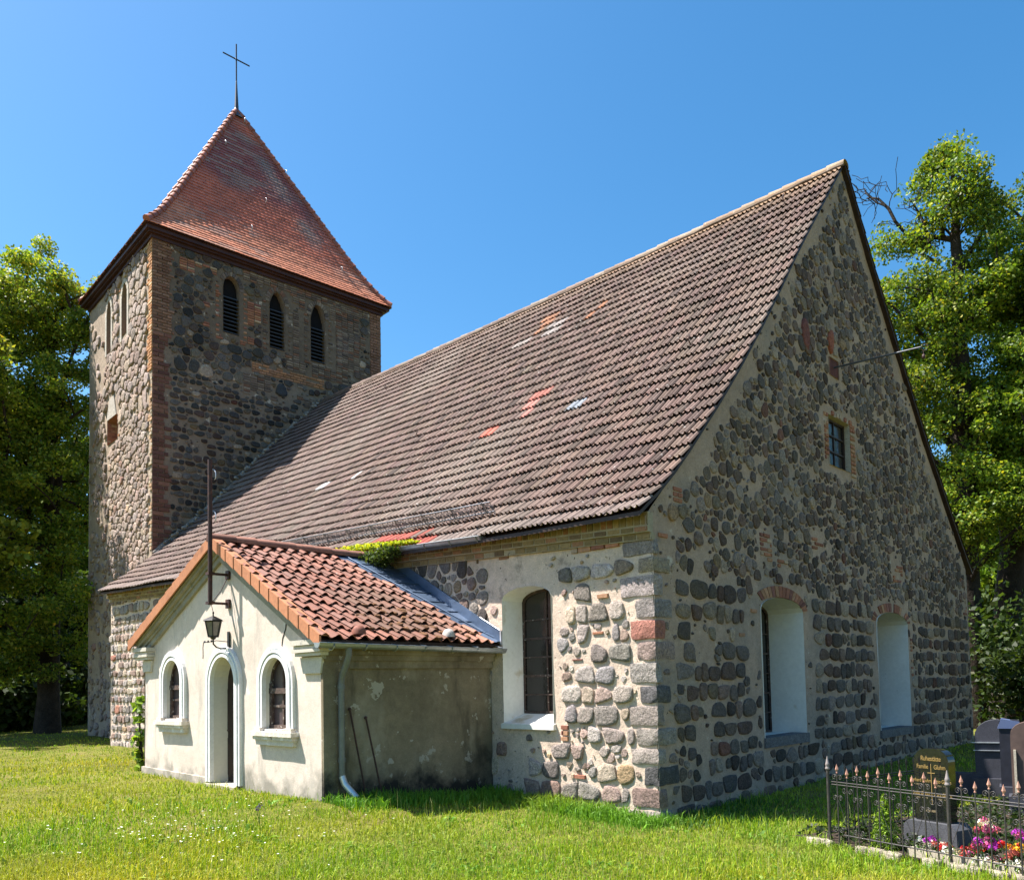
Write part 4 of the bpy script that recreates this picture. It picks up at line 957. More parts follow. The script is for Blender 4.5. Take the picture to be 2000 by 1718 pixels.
    def rake(y0, z0, y1, z1, off, drop0, drop1, n):  # band between two drops below the roof line
        prism(c, [(y0,z0-drop1),(y1,z1-drop1),(y1,z1-drop0),(y0,z0-drop0)] if y0 < y1 else [(y1,z1-drop1),(y0,z0-drop1),(y0,z0-drop0),(y1,z1-drop0)], -.01, n, (1,1,1), 0, FPF)
    for (ye, ze, yr) in ((YE+.12,ZE+.065,YR),(YW-.12,ZW+.05,YR)):
        for (d0,d1,n) in ((.03,.10,.15),(.10,.17,.125),(.17,.23,.07),(.23,.33,.04)): rake(yr, ZR, ye, ze, 0, d0, d1, n)
    for k, (z0, z1, n) in enumerate(((2.20,2.31,.04),(2.31,2.39,.08),(2.39,2.47,.13))):
        box(c, PX-.0, .0, PY0-n, PY0+.05, z0, z1, mat=1)
    c.build('porch_cornice', [M_GREYTRIM, M_STUCCO_E], church)
    for (y0, y1, z, s) in ((3.22,3.84,2.60,-1),(8.84,9.44,2.74,1)):
        c = Acc()
        for (a0, a1, n, e) in ((-.07,0,.15,.0),(-.12,-.075,.115,.03),(-.17,-.125,.135,.01),(-.22,-.175,.10,.04)):
            box(c, PX-n, PX+.02, y0+(e if s > 0 else 0)-(0.12-e if s < 0 else 0), y1-(e if s < 0 else 0)+(.06-e if s > 0 else 0), z+a0, z+a1)
        prism(c, [(y0+.05,z-.46),(y1-.12,z-.46),(y1-.06,z-.235),(y0,z-.235)] if s < 0 else [(y0+.12,z-.44),(y1-.14,z-.44),(y1-.14,z-.235),(y0+.06,z-.235)], -.01, .03, (1,1,1), 0, FPF)
        c.build('cornice_return', mk('aged_trim', (.50,.46,.39), rough=.9, var=((8,.08),(40,.1)), bump=((30,.3,.006),), stain=(((.3,.28,.24),12,.6,.68),)), church)
    # roof
    xF = -3.36
    def xlim(s): return -.15-.88*np.clip(s, 0, 1)
    def sE(u, s):
        u = np.asarray(u, float); s = np.asarray(s, float); y = YE-.07+(YR-YE+.07)*s; x = xF+(0-xF)*u
        return np.stack([x, y, ZE-.02+(ZR+.01-ZE)*s+(vn(x*1.5, s*4, 9)-.5)*.03], 1)
    def sW(u, s):
        u = np.asarray(u, float); s = np.asarray(s, float); y = YW+.05+(YR-YW-.05)*s; x = xF+(0-xF)*u
        return np.stack([x, y, ZW-.02+(ZR+.01-ZW)*s], 1)
    f = np.linspace(0, 1, 11); prof = .034*np.sin((f)*2*pi)*(1)+.012; prof[-1] -= .012
    NC, NR = 16, 12
    def cl(u, s): return np.minimum(u, (xlim(s)-xF)/(0-xF))
    def cf(I, J, rg):
        n = len(I); c = np.tile(np.array((.19,.072,.045)), (n,1))*rg.uniform(.72,1.2,(n,1)); x = I/NC; s = J/NR
        lt = np.clip((x-.55)*3, 0, 1)[:, None]; c = c*(1-lt)+np.array((.32,.15,.10))*rg.uniform(.9,1.1,(n,1))*lt
        m = (np.clip(1-np.hypot((x-.54)/.36, (s-.24)/.36), 0, 1)*2.4*rg.uniform(.3,1.1,n)).clip(0, .8)[:, None]; c = c*(1-m)+np.array((.10,.052,.03))*m
        dk = (rg.random(n) < .22)[:, None]*.5; return c*(1-dk)+np.array((.16,.08,.06))*dk
    a = Acc(); keep = lambda u, s: u < (xlim(s)-xF)/(0-xF)
    tiles(a, sE, NC, NR, prof, .042, cf, rg, 0, .12, keep, .008, clampu=cl)
    tiles(a, sW, NC, NR, prof, .042, cf, rg, 0, .12, keep, .008, clampu=cl)
    prism(a, [(YE,ZE-.06),(YE,ZE-.02),(YR,ZR-.03),(YR,ZR-.07)][::1], .16, -3.16, (1,1,1), 1, FPF); prism(a, [(YR,ZR-.07),(YR,ZR-.03),(YW,ZW-.02),(YW,ZW-.06)], .16, -3.16, (1,1,1), 1, FPF)
    # moss tufts and lifted odd tiles
    for (u, s, r) in ((.42,.20,.07),(.60,.30,.08),(.52,.15,.10),(.68,.22,.09),(.47,.34,.06),(.74,.12,.08),(.58,.08,.11),(.8,.06,.09),(.36,.1,.05),(.5,.25,.09),(.63,.13,.1)):
        for _ in range(3):
            p = sE(np.array([u+rg.normal(0,.04)]), np.array([s+rg.normal(0,.03)]))[0]; stone(a, Frame(p+[0,0,.035], (1,0,0), (0,.88,.47), (0,-.47,.88)), 0, 0, r*rg.uniform(1.5,3), r*.9, .022, np.array((.15,.075,.035))*rg.uniform(.7,1.3), rg, mat=2)
    ro = a.build('porch_roof', [M_PTILE, M_DARKWOOD, mk('dry_brown_moss', attr=True, rough=1, var=((30,.4),), bump=((50,.9,.02),))], church)
    for (u, s, col) in ((.20,.035,(.20,.075,.05)),(.685,.035,(.48,.44,.40))):
        v = Acc(); p = sE(np.array([u]), np.array([s]))[0]; lathe(v, [(.10,0),(.095,.06),(.06,.115),(.01,.13)], tuple(p+[0,-.0,.03]), 12, col); v.build('vent_tile', M_PTILE, ro)
    v = Acc(); x = xF-.02; z = ZR+.02; th = np.linspace(-.1*pi, 1.1*pi, 10)
    while x < -.75:
        r0, r1 = .105, .12; c = np.array((.24,.11,.075))*rg.uniform(.7,1.2); j = np.arange(9)
        V = [(x, YR+r0*1.1*cos(q), z+r0*.85*sin(q)) for q in th]+[(x+.40, YR+r1*1.1*cos(q), z+r1*.85*sin(q)) for q in th]
        v.add(V, np.stack([j, j+1, 10+j+1, 10+j], 1), c, 0, True)
        v.add([(x, YR+r0*1.1*cos(q), z+r0*.85*sin(q)) for q in th], [list(range(10))], c*.6, 0); x += .355; z += -.003+rg.uniform(-.006,.006)
    v.build('ridge_tiles', M_PTILE, ro)
    # clay verge tiles down both rakes
    v = Acc()
    for (ye, ze) in ((YE-.07,ZE-.03),(YW+.07,ZW-.03)):
        n = 12
        for i in range(n):
            t0, t1 = i/n, (i+1.06)/n; y0, z0 = ye+(YR-ye)*t0, ze+(ZR-ze)*t0; y1, z1 = ye+(YR-ye)*min(t1,1), ze+(ZR-ze)*min(t1,1); l = .012*(1-(i%1))
            c = np.array((1,1,1.)); o = .0
            P = [(y0,z0-.115,0),(y1,z1-.105,0),(y1,z1+.065,0),(y0,z0+.075,0)]
            hh = .20+.006
            V = [(xF-.012-.012,p[0],p[1]) for p in P[:1]]+[(xF-.012,p[0],p[1]) for p in P[1:3]]+[(xF-.024,P[3][0],P[3][1])]
            V += [(xF+.006,p[0],p[1]) for p in P]
            v.add(V, BOXF.copy(), c, 0)
            V = [(xF-.02,y0,z0+.060),(xF+.13,y0,z0+.060),(xF+.13,y1,z1+.050),(xF-.012,y1,z1+.050),(xF-.02,y0,z0+.076),(xF+.13,y0,z0+.076),(xF+.13,y1,z1+.066),(xF-.012,y1,z1+.066)]
            v.add(V, BOXF.copy(), c, 0)
    v.build('verge_tiles', M_CLAYV, ro)
    # lead valley between porch roof and nave wall
    v = Acc()
    def pe(x, y, dz=0): return (x, y, float(porch_z(y))+dz)
    n = 10; ys = np.linspace(3.03, 6.15, n); s_ = (ys-3.03)/3.12; xa = -.10-.95*s_
    for i in range(n-1):
        q = [pe(xa[i]-.08,ys[i],.012), pe(-.005,ys[i],.02), pe(-.005,ys[i+1],.02), pe(xa[i+1]-.08,ys[i+1],.012)]; v.add(q, [[0,1,2,3]], (1,1,1), 0)
        tube(v, [pe(xa[i],ys[i],.022), pe(-.01,ys[i],.03)], .010, 5)
        v.add([pe(-.03,ys[i],.02), pe(-.03,ys[i+1],.02), pe(-.03,ys[i+1],.20), pe(-.03,ys[i],.20), pe(-.005,ys[i],.20), pe(-.005,ys[i+1],.20)], [[0,1,2,3],[3,2,5,4]], (1,1,1), 0)
        tube(v, [pe(xa[i]+.12,ys[i],.03), pe(xa[i+1]+.12,ys[i+1],.03)], .012, 5)
    v.build('lead_valley', M_BLUEZ, ro)
    v = Acc(); box(v, -.035, -.004, 3.00, 3.03, 2.57, 2.80); tube(v, [pe(-.03,3.03,.21), pe(-.03,3.5,.21)], .012, 5); v.build('flashing_end', M_LIGHTZ, ro)
    # gutter and downpipe
    g = Acc(); half_gutter(g, (-3.42,2.99,2.535), (.02,2.99,2.50), .07, side=(0,-1,0))
    th2 = np.linspace(pi, 2*pi, 9)
    for x in np.linspace(-3.2, -.1, 7): tube(g, [(x, 2.99-.077*cos(t), 2.517+.077*sin(t)) for t in th2]+[(x,3.07,2.55)], .009, 5)
    g.build('gutter', M_ZINC, church)
    g = Acc(); xp = -2.93
    tube(g, [(xp,2.99,2.49),(xp,2.99,2.38),(xp,3.06,2.24),(xp,3.15,2.12),(xp,3.18,2.0),(xp,3.18,.9),(xp,3.18,.72)], .043, 12)
    for z in (1.95,.95): tube(g, [(xp,3.18,z-.03),(xp,3.18,z+.03)], .052, 12); box(g, xp-.01, xp+.01, 3.18, 3.28, z-.012, z+.012)
    dp = g.build('downpipe', mk('painted_grey_zinc', (.16,.17,.165), rough=.5, metal=.3, var=((4,.15),(30,.1))), church)
    g = Acc(); tube(g, [(xp,3.18,.73),(xp+.02,3.14,.62),(xp+.10,2.98,.44)], .046, 12); g.build('outlet_shoe', M_LIGHTZ, dp)
porch()

# ---------------------------------------------------------------- things fixed to the walls
t = thing('wall_mast', 'rusty iron service mast standing off the porch gable on two brackets', 'mast', (-3.47,5.955,3.27)); a = Acc()
tube(a, [(-3.47,5.955,3.27),(-3.47,5.955,5.56)], .034, 10); a.build('mast_pipe', M_IRON, t)
for z in (3.30,3.76):
    a = Acc(); box(a, -3.49, -3.17, 5.935, 5.975, z-.018, z+.018); box(a, -3.52, -3.42, 5.90, 6.01, z-.022, z+.022); box(a, -3.20, -3.165, 5.90, 6.01, z-.07, z+.07); a.build('bracket', M_IRON, t)
a = Acc(); tube(a, [(-3.19,5.95,3.72),(-3.30,5.95,3.5),(-3.45,5.955,3.30)], .007, 5); a.build('stay_wire', M_IRON, t)
for z in (5.38,4.72):
    a = Acc(); tube(a, [(-3.44,5.93,z+.03),(-3.43,5.87,z),(-3.43,5.84,z-.05),(-3.43,5.84,z-.13),(-3.43,5.88,z-.14)], .008, 5); a.build('hook', M_GSTEEL, t)

t = thing('wall_lantern', 'black iron lantern with scrolled arm above the porch door', 'lantern', (-3.20,5.95,2.70)); lx, ly = -3.42, 5.96
a = Acc(); lathe(a, [(.165,3.02),(.155,3.035),(.05,3.085),(.012,3.10),(.012,3.14),(.02,3.15),(.005,3.17)], (lx,ly,0), 6, smooth=False); a.build('lantern_roof', M_BLACKI, t)
a = Acc(); lathe(a, [(.075,2.78),(.125,3.015)], (lx,ly,0), 6, smooth=False); a.build('lantern_glass', mk('lantern_glass', (.14,.125,.11), rough=.25, var=((8,.3),), spec=.6), t)
a = Acc()
for k in range(6):
    q = k*pi/3; tube(a, [(lx+.080*cos(q),ly+.080*sin(q),2.77),(lx+.131*cos(q),ly+.131*sin(q),3.02)], .009, 5)
for r, z in ((.08,2.775),(.13,3.012)):
    P = [(lx+r*cos(k*pi/3),ly+r*sin(k*pi/3),z) for k in range(7)]; tube(a, P, .011, 5)
lathe(a, [(.03,2.73),(.05,2.76),(.08,2.775)], (lx,ly,0), 8); a.build('lantern_frame', M_BLACKI, t)
a = Acc(); box(a, -3.185, -3.165, 5.925, 5.985, 2.57, 2.86); tube(a, [(lx,ly,2.75),(lx,ly,2.66),(lx+.05,ly,2.61),(lx+.12,ly,2.59),(-3.18,ly,2.60)], .012, 6)
tube(a, [(-3.18,ly+.02,2.70),(lx+.1,ly+.10,2.72),(lx+.02,ly+.22,2.70),(lx,ly+.34,2.70),(lx,ly+.36,2.62),(lx,ly+.355,2.48),(lx,ly+.36,2.44)], .007, 5)
for q in (.10,.22,.34): lathe(a, [(.005,2.69),(.018,2.705),(.018,2.715),(.005,2.73)], (lx+.02,ly+q,0), 6)
a.build('lantern_arm', M_BLACKI, t)
a = Acc(); tube(a, [(-3.455,5.955,3.28),(-3.43,5.96,3.2),(lx,ly,3.15)], .005, 4); a.build('cable', M_IRON, t)

t = thing('gable_pole', 'slim grey metal pole projecting from the hatch in the east gable', 'pole', (6.48,0,8.07)); a = Acc()
tube(a, [(6.45,.03,8.08),(6.50,-1.62,8.02)], .019, 8); a.build('pole_tube', mk('dark_grey_steel', (.09,.095,.105), rough=.4, metal=.4, var=((10,.2),)), t)
a = Acc(); tube(a, [(6.5+.0,-1.62-.06*cos(q)-.06,8.0+.06*sin(q)) for q in np.linspace(0, 2*pi, 10)], .006, 5); lathe(a, [(.01,7.78),(.035,7.81),(.03,7.86),(.01,7.88)], (6.5,-1.66,0), 8); tube(a, [(6.5,-1.66,7.88),(6.5,-1.66,7.95)], .008, 5); a.build('insulator', M_IRON, t)
for i, (x0, z0, x1, z1, lb) in enumerate(((-2.745,1.63,-2.57,.36,'dark iron rod leaning on the porch side wall, nearest the downpipe'),(-2.48,1.50,-2.30,.34,'dark iron rod leaning on the porch side wall, farther from the downpipe'))):
    a = Acc(); tube(a, [(x0,3.255,z0),(x1,3.12,z1)], .013, 6); tube(a, [(x0-.01,3.25,z0-.01),(x0+.002,3.256,z0+.02)], .022, 6); tag(a.build('leaning_rod', M_IRON, None, (x1,3.12,z1)), lb, 'rod', 'iron rods leaning on the porch')
# ---------------------------------------------------------------- grave plot
ft = np.array((-.295,-.9555,0)); fn = np.array((.9555,-.295,0)); F0 = np.array((-.14,-2.47,0))
def fp(s, z, o=0.): return F0+ft*s+fn*o+np.array((0,0,z))
def spiral(c, r, turns, dir_, start, z, s, n=18):
    P = []
    for k in range(n):
        q = k/(n-1); rr = r*(1-.82*q); an = start+dir_*turns*2*pi*q; P.append(fp(s+c*1.0+rr*cos(an), z+rr*sin(an)))
    return P
def post(s, parent, h=.93, o=0.):
    a = Acc(); p = fp(s, 0, o)
    z0 = float(gz(p[0], p[1])[0])-.1
    tube(a, [(p[0],p[1],z0),(p[0],p[1],h-.10)], .019, 10); b = a.build('post', M_FENCE, parent)
    a = Acc(); lathe(a, [(.024,h-.10),(.03,h-.09),(.024,h-.08),(.020,h-.06),(.026,h-.05),(.022,h-.03),(.018,h-.02),(.004,h+.05)], (p[0],p[1],0), 10); a.build('post_cap', mk('pinkish_cap', (.22,.19,.18), rough=.5, var=()), b)
def fence_run(s0, s1, picks, label, ends):
    t = thing('iron_fence', label, 'fence', tuple(fp(s0, 0)), 'wrought iron fence panels round the grave plot')
    a = Acc(); 
    for z in (.745,.715): tube(a, [fp(s0,z), fp(s1,z)], .0065, 6)
    tube(a, [fp(s0+.15 if ends else s0,.16), fp(s1,.16)], .008, 6); a.build('rail', M_FENCE, t)
    for k, s in enumerate(picks):
        tall = (k % 2 == 0); top = .845 if tall else .80; p = fp(s, 0); g = float(gz(p[0], p[1])[0])-.06
        a = Acc(); tube(a, [fp(s,g), fp(s,top)], .0078, 7); b = a.build('picket', M_FENCE, t)
        a = Acc(); q = fp(s, 0); lathe(a, [(.008,top),(.013,top+.005),(.008,top+.012),(.007,top+.02),(.020,top+.045),(.007,top+.085),(.001,top+.108)], (q[0],q[1],0), 4, smooth=False); a.build('finial', M_FINIAL, b)
        r = .034
        for d in (-1, 1):
            if tall:
                for args in ((d*.040, r, 1.35, -d, pi if d > 0 else 0, .80), (d*.038, r, 1.35, -d, pi if d > 0 else 0, .565), (d*.044, .036, 1.4, d, pi if d > 0 else 0, .215)):
                    a = Acc(); tube(a, spiral(*args, s), .0046, 5, caps=False); a.build('scroll', M_FENCE, b)
                a = Acc(); tube(a, [fp(s+d*.006,.545), fp(s+d*.12,.27)], .003, 4, caps=False); a.build('brace', M_FENCE, b)
            else:
                a = Acc(); tube(a, spiral(d*.044, .036, 1.35, d, pi if d > 0 else 0, .660, s), .0046, 5, caps=False); a.build('scroll', M_FENCE, b)
    return t
f1 = fence_run(.02, 1.45, [.10+.137*k for k in range(10)][:9]+[1.325], 'wrought iron grave fence with pink spear finials, section beside the small conifer', True)
post(1.455, f1, .94)
f2 = fence_run(1.46, 2.95, [1.60+.14*k for k in range(9)], 'wrought iron grave fence with pink spear finials, section in front of the flower bed', False)
post(2.95, f2, .94)
t = thing('iron_fence', 'dark wrought iron side fence running back along the grave plot towards the church wall', 'fence', tuple(fp(-.02, 0)), 'wrought iron fence panels round the grave plot')
post(-.03, t, .98)
a = Acc()
for z in (.75,.72,.16): tube(a, [fp(-.03,z,.02), fp(-.03,z,1.75)], .007, 6)
a.build('rail', M_BLACKI, t)
for k in range(12):
    o = .15+k*.14; a = Acc(); tube(a, [fp(-.03,-.05,o), fp(-.03,.84,o)], .007, 6); b = a.build('picket', M_BLACKI, t)
    a = Acc(); q = fp(-.03,0,o); lathe(a, [(.008,.84),(.014,.87),(.001,.93)], (q[0],q[1],0), 5); a.build('finial', M_BLACKI, b)
# kerb stones and bed
def slab(a, s0, s1, o0, o1, z0, z1): 
    a.add([fp(s0,z0,o0), fp(s1,z0,o0), fp(s1,z0,o1), fp(s0,z0,o1), fp(s0,z1,o0), fp(s1,z1,o0), fp(s1,z1,o1), fp(s0,z1,o1)], BOXF.copy())
a = Acc(); slab(a, .90, 2.95, .10, .17, -.12, .135); slab(a, .90, .97, .17, .95, -.12, .125); slab(a, 2.88, 2.95, .17, .95, -.12, .135)
tag(a.build('grave_edging', M_CONC, None, tuple(fp(.9,0,.1))), 'low beige stone edging round the grave flower bed', 'edging')
a = Acc(); slab(a, .97, 2.88, .17, .95, -.1, .09); tag(a.build('flower_bed_soil', M_SOIL, None), 'dark soil inside the grave edging', 'soil', kind='stuff')
a = Acc(); rg = np.random.default_rng(9)
for k in range(14):
    s = -.25+k*.22+rg.uniform(-.04,.04); p = fp(s, 0, -.03+rg.uniform(-.03,.03)); z = float(gz(p[0], p[1])[0])
    if rg.random() < .85: stone(a, Frame(p+[0,0,z+.035], ft, fn, (0,0,1)), 0, 0, rg.uniform(.15,.24), rg.uniform(.09,.14), .045, np.array((.38,.33,.25))*rg.uniform(.7,1.15), rg, mat=0)
tag(a.build('kerb_stones', [M_STONE], None), 'rough pale kerb stones half sunk in the grass under the iron fence', 'kerb', kind='stuff')
# headstone
FH = Frame(fp(.77, 0, .80), ft, (0,0,1), -fn)
t = thing('headstone', 'black polished granite headstone with gold lettering and a thin cross', 'headstone', tuple(fp(.93,0,.8)))
def tomb(w, z0, zs, zt, n=14, e=2.6):
    P = [(-w/2,z0),(w/2,z0)]+[(w/2*np.sign(cos(q))*abs(cos(q))**(2/e), zs+(zt-zs)*abs(sin(q))**(2/e)) for q in np.linspace(0, pi, n*2)]; return P
a = Acc(); prism(a, tomb(.42,.30,.95,1.12), -.06, .06, (1,1,1), 0, FH); a.build('stone_slab', M_GRANBLK, t)
a = Acc(); V = []; P = [(-.33,.0),(.33,.0),(.32,.26),(.26,.315),(-.26,.315),(-.32,.26)]; prism(a, P, -.14, .14, (1,1,1), 0, FH); a.build('plinth', M_GRANGREY, t)
def text(s, u, v, size, al='CENTER', mat=M_GOLD):
    cu = bpy.data.curves.new('lettering', 'FONT'); cu.body = s; cu.size = size; cu.align_x = al; cu.extrude = .0012; cu.space_character = .95
    o = bpy.data.objects.new('lettering', cu); COL.objects.link(o); cu.materials.append(mat)
    P = FH((u, v, .0625))[0]; M = Matrix((tuple(FH.U), tuple(FH.V), tuple(FH.N))).transposed().to_4x4(); M.translation = Vector(P)-Vector(OFFS[t.name]); o.matrix_world = M@Matrix.Diagonal((.8,1,1,1)); bpy.context.view_layer.update()
    me = bpy.data.meshes.new_from_object(o.evaluated_get(bpy.context.evaluated_depsgraph_get())); mw = o.matrix_world.copy(); bpy.data.objects.remove(o); me.transform(mw)
    o = bpy.data.objects.new('lettering', me); COL.objects.link(o); o.parent = t
    return o
text('Ruhestätte', 0, .985, .075); text('Familie', -.105, .895, .068); text('Gluhm', .105, .895, .068)
text('Gerhard Gluhm', -.135, .745, .055); text('Otto Gluhm', .13, .745, .055)
text('Emilie Gluhm', -.135, .60, .055); text('Clara Gluhm', .13, .60, .055)
M_DG = mk('dull_gold', (.30,.24,.14), rough=.6, var=())
for u in (-.135,.13):
    for v in (.705,.56): text('*  1 9 0 2     + 1 9 7 8', u, v, .024, mat=M_DG)
text('Ruhet sanft', -.02, .42, .045, mat=M_DG)
a = Acc(); prism(a, [(-.003,.50),(.003,.50),(.003,.95),(-.003,.95)], .061, .065, (1,1,1), 0, FH); prism(a, [(-.045,.846),(.045,.846),(.045,.853),(-.045,.853)], .0605, .0645, (1,1,1), 0, FH); a.build('cross_inlay', M_GOLD, t)
# monuments farther back beside the church
M_M1 = mk('dark_slate_monument', (.02,.021,.03), rough=.5, var=((8,.2),)); M_M2 = mk('brownish_monument', (.09,.06,.05), rough=.6, var=((8,.2),)); M_M3 = mk('grey_monument', (.042,.043,.055), rough=.8, var=((5,.15),(60,.2)))
def camray(px, py, D):
    d = _f+_r2*((px-1068.1)/1587.5)-_u2*((py-1255.5)/1587.5); k = D/math.hypot(d.x, d.y); return np.array((CAM[0]+d.x*k, CAM[1]+d.y*k, CAM[2]+d.z*k))
def facing(px, D):
    p = camray(px, 1400, D); v = np.array((p[0]-CAM[0], p[1]-CAM[1], 0)); v /= np.linalg.norm(v); u = np.array((v[1], -v[0], 0)); p[2] = 0; return Frame(p, u, (0,0,1), -v)
def mon(px, D, w, zt, mat, label, steps=((1.,0.,0.),), th=.2, round_=.35, kind='gravestone'):
    fr = facing(px, D); zt += .12; g = float(gz(fr.O[0], fr.O[1])[0])-.1; tt = thing('grave_monument', label, kind, tuple(fr.O+[0,0,g])); zz = zt
    a = Acc(); prism(a, [(-w/2,g),(w/2,g)]+[(w/2*cos(q), zz-round_*w+round_*w*sin(q)) for q in np.linspace(0, pi, 13)], -th/2, th/2, (1,1,1), 0, fr); a.build('monument_body', mat, tt)
    a = Acc(); box(a, -w*.62, w*.62, g, g+.35, -th*.9, th*.9, fr=Frame(fr.O, fr.U, (0,0,1), fr.N)) if False else prism(a, [(-w*.6,g),(w*.6,g),(w*.6,g+.38),(-w*.6,g+.38)], -th*.9, th*.9, (1,1,1), 0, fr); a.build('monument_base', M_M3, tt)
    return tt, fr
tt, fr = mon(1945, 14.5, .62, 1.10, M_M3, 'grey rounded grave monument with stepped shoulders beside the church corner', round_=.45)
a = Acc(); prism(a, [(-.80,-.1),(-.2,-.1),(-.2,.40),(-.46,.38),(-.80,.40)], -.1, .12, (1,1,1), 0, fr); a.build('side_wing', M_M3, tt)
a = Acc(); prism(a, [(-.35,.86),(.05,.86),(.05,.875),(-.35,.875)], .1, .13, (1,1,1), 0, fr); prism(a, [(-.33,.74),(.05,.74),(.05,.752),(-.33,.752)], .1, .13, (1,1,1), 0, fr); a.build('moulding', M_GSTEEL, tt)
tt, fr = mon(1970, 13.6, .26, 1.14, M_M1, 'tall dark slate grave pillar with a blue-grey cap', round_=.02, th=.22)
a = Acc(); prism(a, [(-.15,1.14),(.15,1.14),(.13,1.24),(-.10,1.28)], -.13, .13, (1,1,1), 0, fr); a.build('pillar_cap', mk('blue_slate_cap', (.09,.12,.22), rough=.4, var=()), tt)
tt, fr = mon(2010, 12.6, .46, 1.17, M_M2, 'brown grave monument with a rounded top at the picture edge', round_=.4)
a = Acc(); prism(a, [(-.20,.35),(-.17,.35),(-.17,.92),(-.20,.92)], .1, .14, (1,1,1), 0, fr); a.build('column', M_CONC, tt)

# ---------------------------------------------------------------- flowers
def blossom(parent, c, r, col, rg, n=26):
    a = Acc(); V = []; F = []; C = []
    for k in range(n):
        z = rg.uniform(-.3, 1); q = rg.uniform(0, 2*pi); d = np.array((math.sqrt(max(0,1-z*z))*cos(q), math.sqrt(max(0,1-z*z))*sin(q), z)); s = r*rg.uniform(.35,.5)
        t1 = np.cross(d, (0,.1,1)); t1 /= np.linalg.norm(t1); t2 = np.cross(d, t1); p = c+d*r*rg.uniform(.55,.95)
        V += [p-t1*s*.6-d*s*.4, p+t2*s*.6, p+t1*s*.6+d*s*.3, p-t2*s*.6+d*s*.2]; F.append([4*k,4*k+1,4*k+2,4*k+3]); C += [np.array(col)*rg.uniform(.75,1.2)]*4
    a.add(V, F, np.clip(C, 0, .95), 0); return a.build('blossom', M_PETAL, parent)
RED, PUR, WHI, SAL, YEL, PNK, CRM = (.62,.03,.03), (.42,.04,.42), (.80,.80,.72), (.62,.16,.12), (.75,.42,.02), (.60,.12,.28), (.72,.62,.42)
def bouquet(s, o, z, cols, label, spread=.12, nb=8, seed=0, r=.047):
    rg = np.random.default_rng(seed+500); p = fp(s, .09, o); t = thing('flower_bouquet', label, 'flowers', tuple(p), 'artificial flower bouquets on the grave')
    lf = Acc(); 
    for k in range(nb):
        q = rg.uniform(0, 2*pi); d = spread*math.sqrt(rg.random()); c = fp(s, 0, o)+np.array((d*cos(q), d*sin(q), z+rg.uniform(-.045,.03)-d*.35)); blossom(t, c, r*rg.uniform(.8,1.2), cols[k % len(cols)], rg)
        tube(lf, [p+[0,0,-.02], (p+c)/2+[d*.3*cos(q), d*.3*sin(q), 0], c], .003, 4, (.05,.12,.03))
    n = 40
    for k in range(n):
        c = fp(s, 0, o)+np.array((rg.normal(0,spread*.55), rg.normal(0,spread*.55), rg.uniform(.11,z-.02))); u = rg.normal(size=3); u /= np.linalg.norm(u); v = np.cross(u, rg.normal(size=3)); v /= np.linalg.norm(v)
        lf.add([c-u*.03, c+v*.013, c+u*.03, c-v*.013], [[0,1,2,3]], np.array((.06,.13,.03))*rg.uniform(.6,1.4))
    lf.build('leaves', M_LEAF, t)
B = [(1.03,.22,.26,[PUR,WHI,PUR,PNK],'white and magenta bouquet beside the left end of the bed'),(1.00,.14+.10,.17,[WHI,WHI,CRM],'low cream white bouquet below the magenta one at the left end of the bed'),
 (1.18,.22,.185,[SAL,RED],'salmon red bouquet next to the fence post, left of it'),(1.33,.20,.15,[WHI,CRM],'cream bouquet just behind the thick fence post'),
 (1.50,.22,.18,[SAL,RED,SAL],'salmon bouquet just right of the fence post'),(1.55,.30,.24,[RED,RED,PNK],'bright red bouquet behind the salmon one'),
 (1.68,.20,.16,[WHI,WHI],'white bouquet low at the edging in the middle of the bed'),(1.66,.30,.48,[WHI,CRM,PNK],'tall cream and pink bouquet standing above all others'),(1.60,.34,.43,[PNK,SAL],'tall pink bouquet beside the cream one'),
 (1.70,.26,.34,[PUR,PUR,PNK],'large magenta bouquet in the middle of the bed'),(1.85,.20,.16,[SAL,SAL,PNK],'salmon pink bouquet low at the edging right of the white one'),
 (1.90,.28,.29,[RED,YEL,RED],'red and yellow bouquet'),(2.00,.24,.24,[SAL,YEL,SAL],'orange and salmon bouquet'),(2.02,.34,.42,[PUR,PUR,PNK],'tall magenta bouquet at the right'),
 (2.05,.19,.16,[WHI,WHI],'big white bouquet low at the right'),(2.20,.20,.18,[SAL,SAL],'salmon bouquet at the picture edge'),(2.22,.36,.42,[PUR,PNK],'magenta bouquet at the picture edge'),(2.35,.24,.2,[WHI,CRM],'cream bouquet beyond the picture edge')]
for i, (s, o, z, c, lb) in enumerate(B): bouquet(s, o, z, c, lb, seed=i, nb=9 if z > .3 else 7)

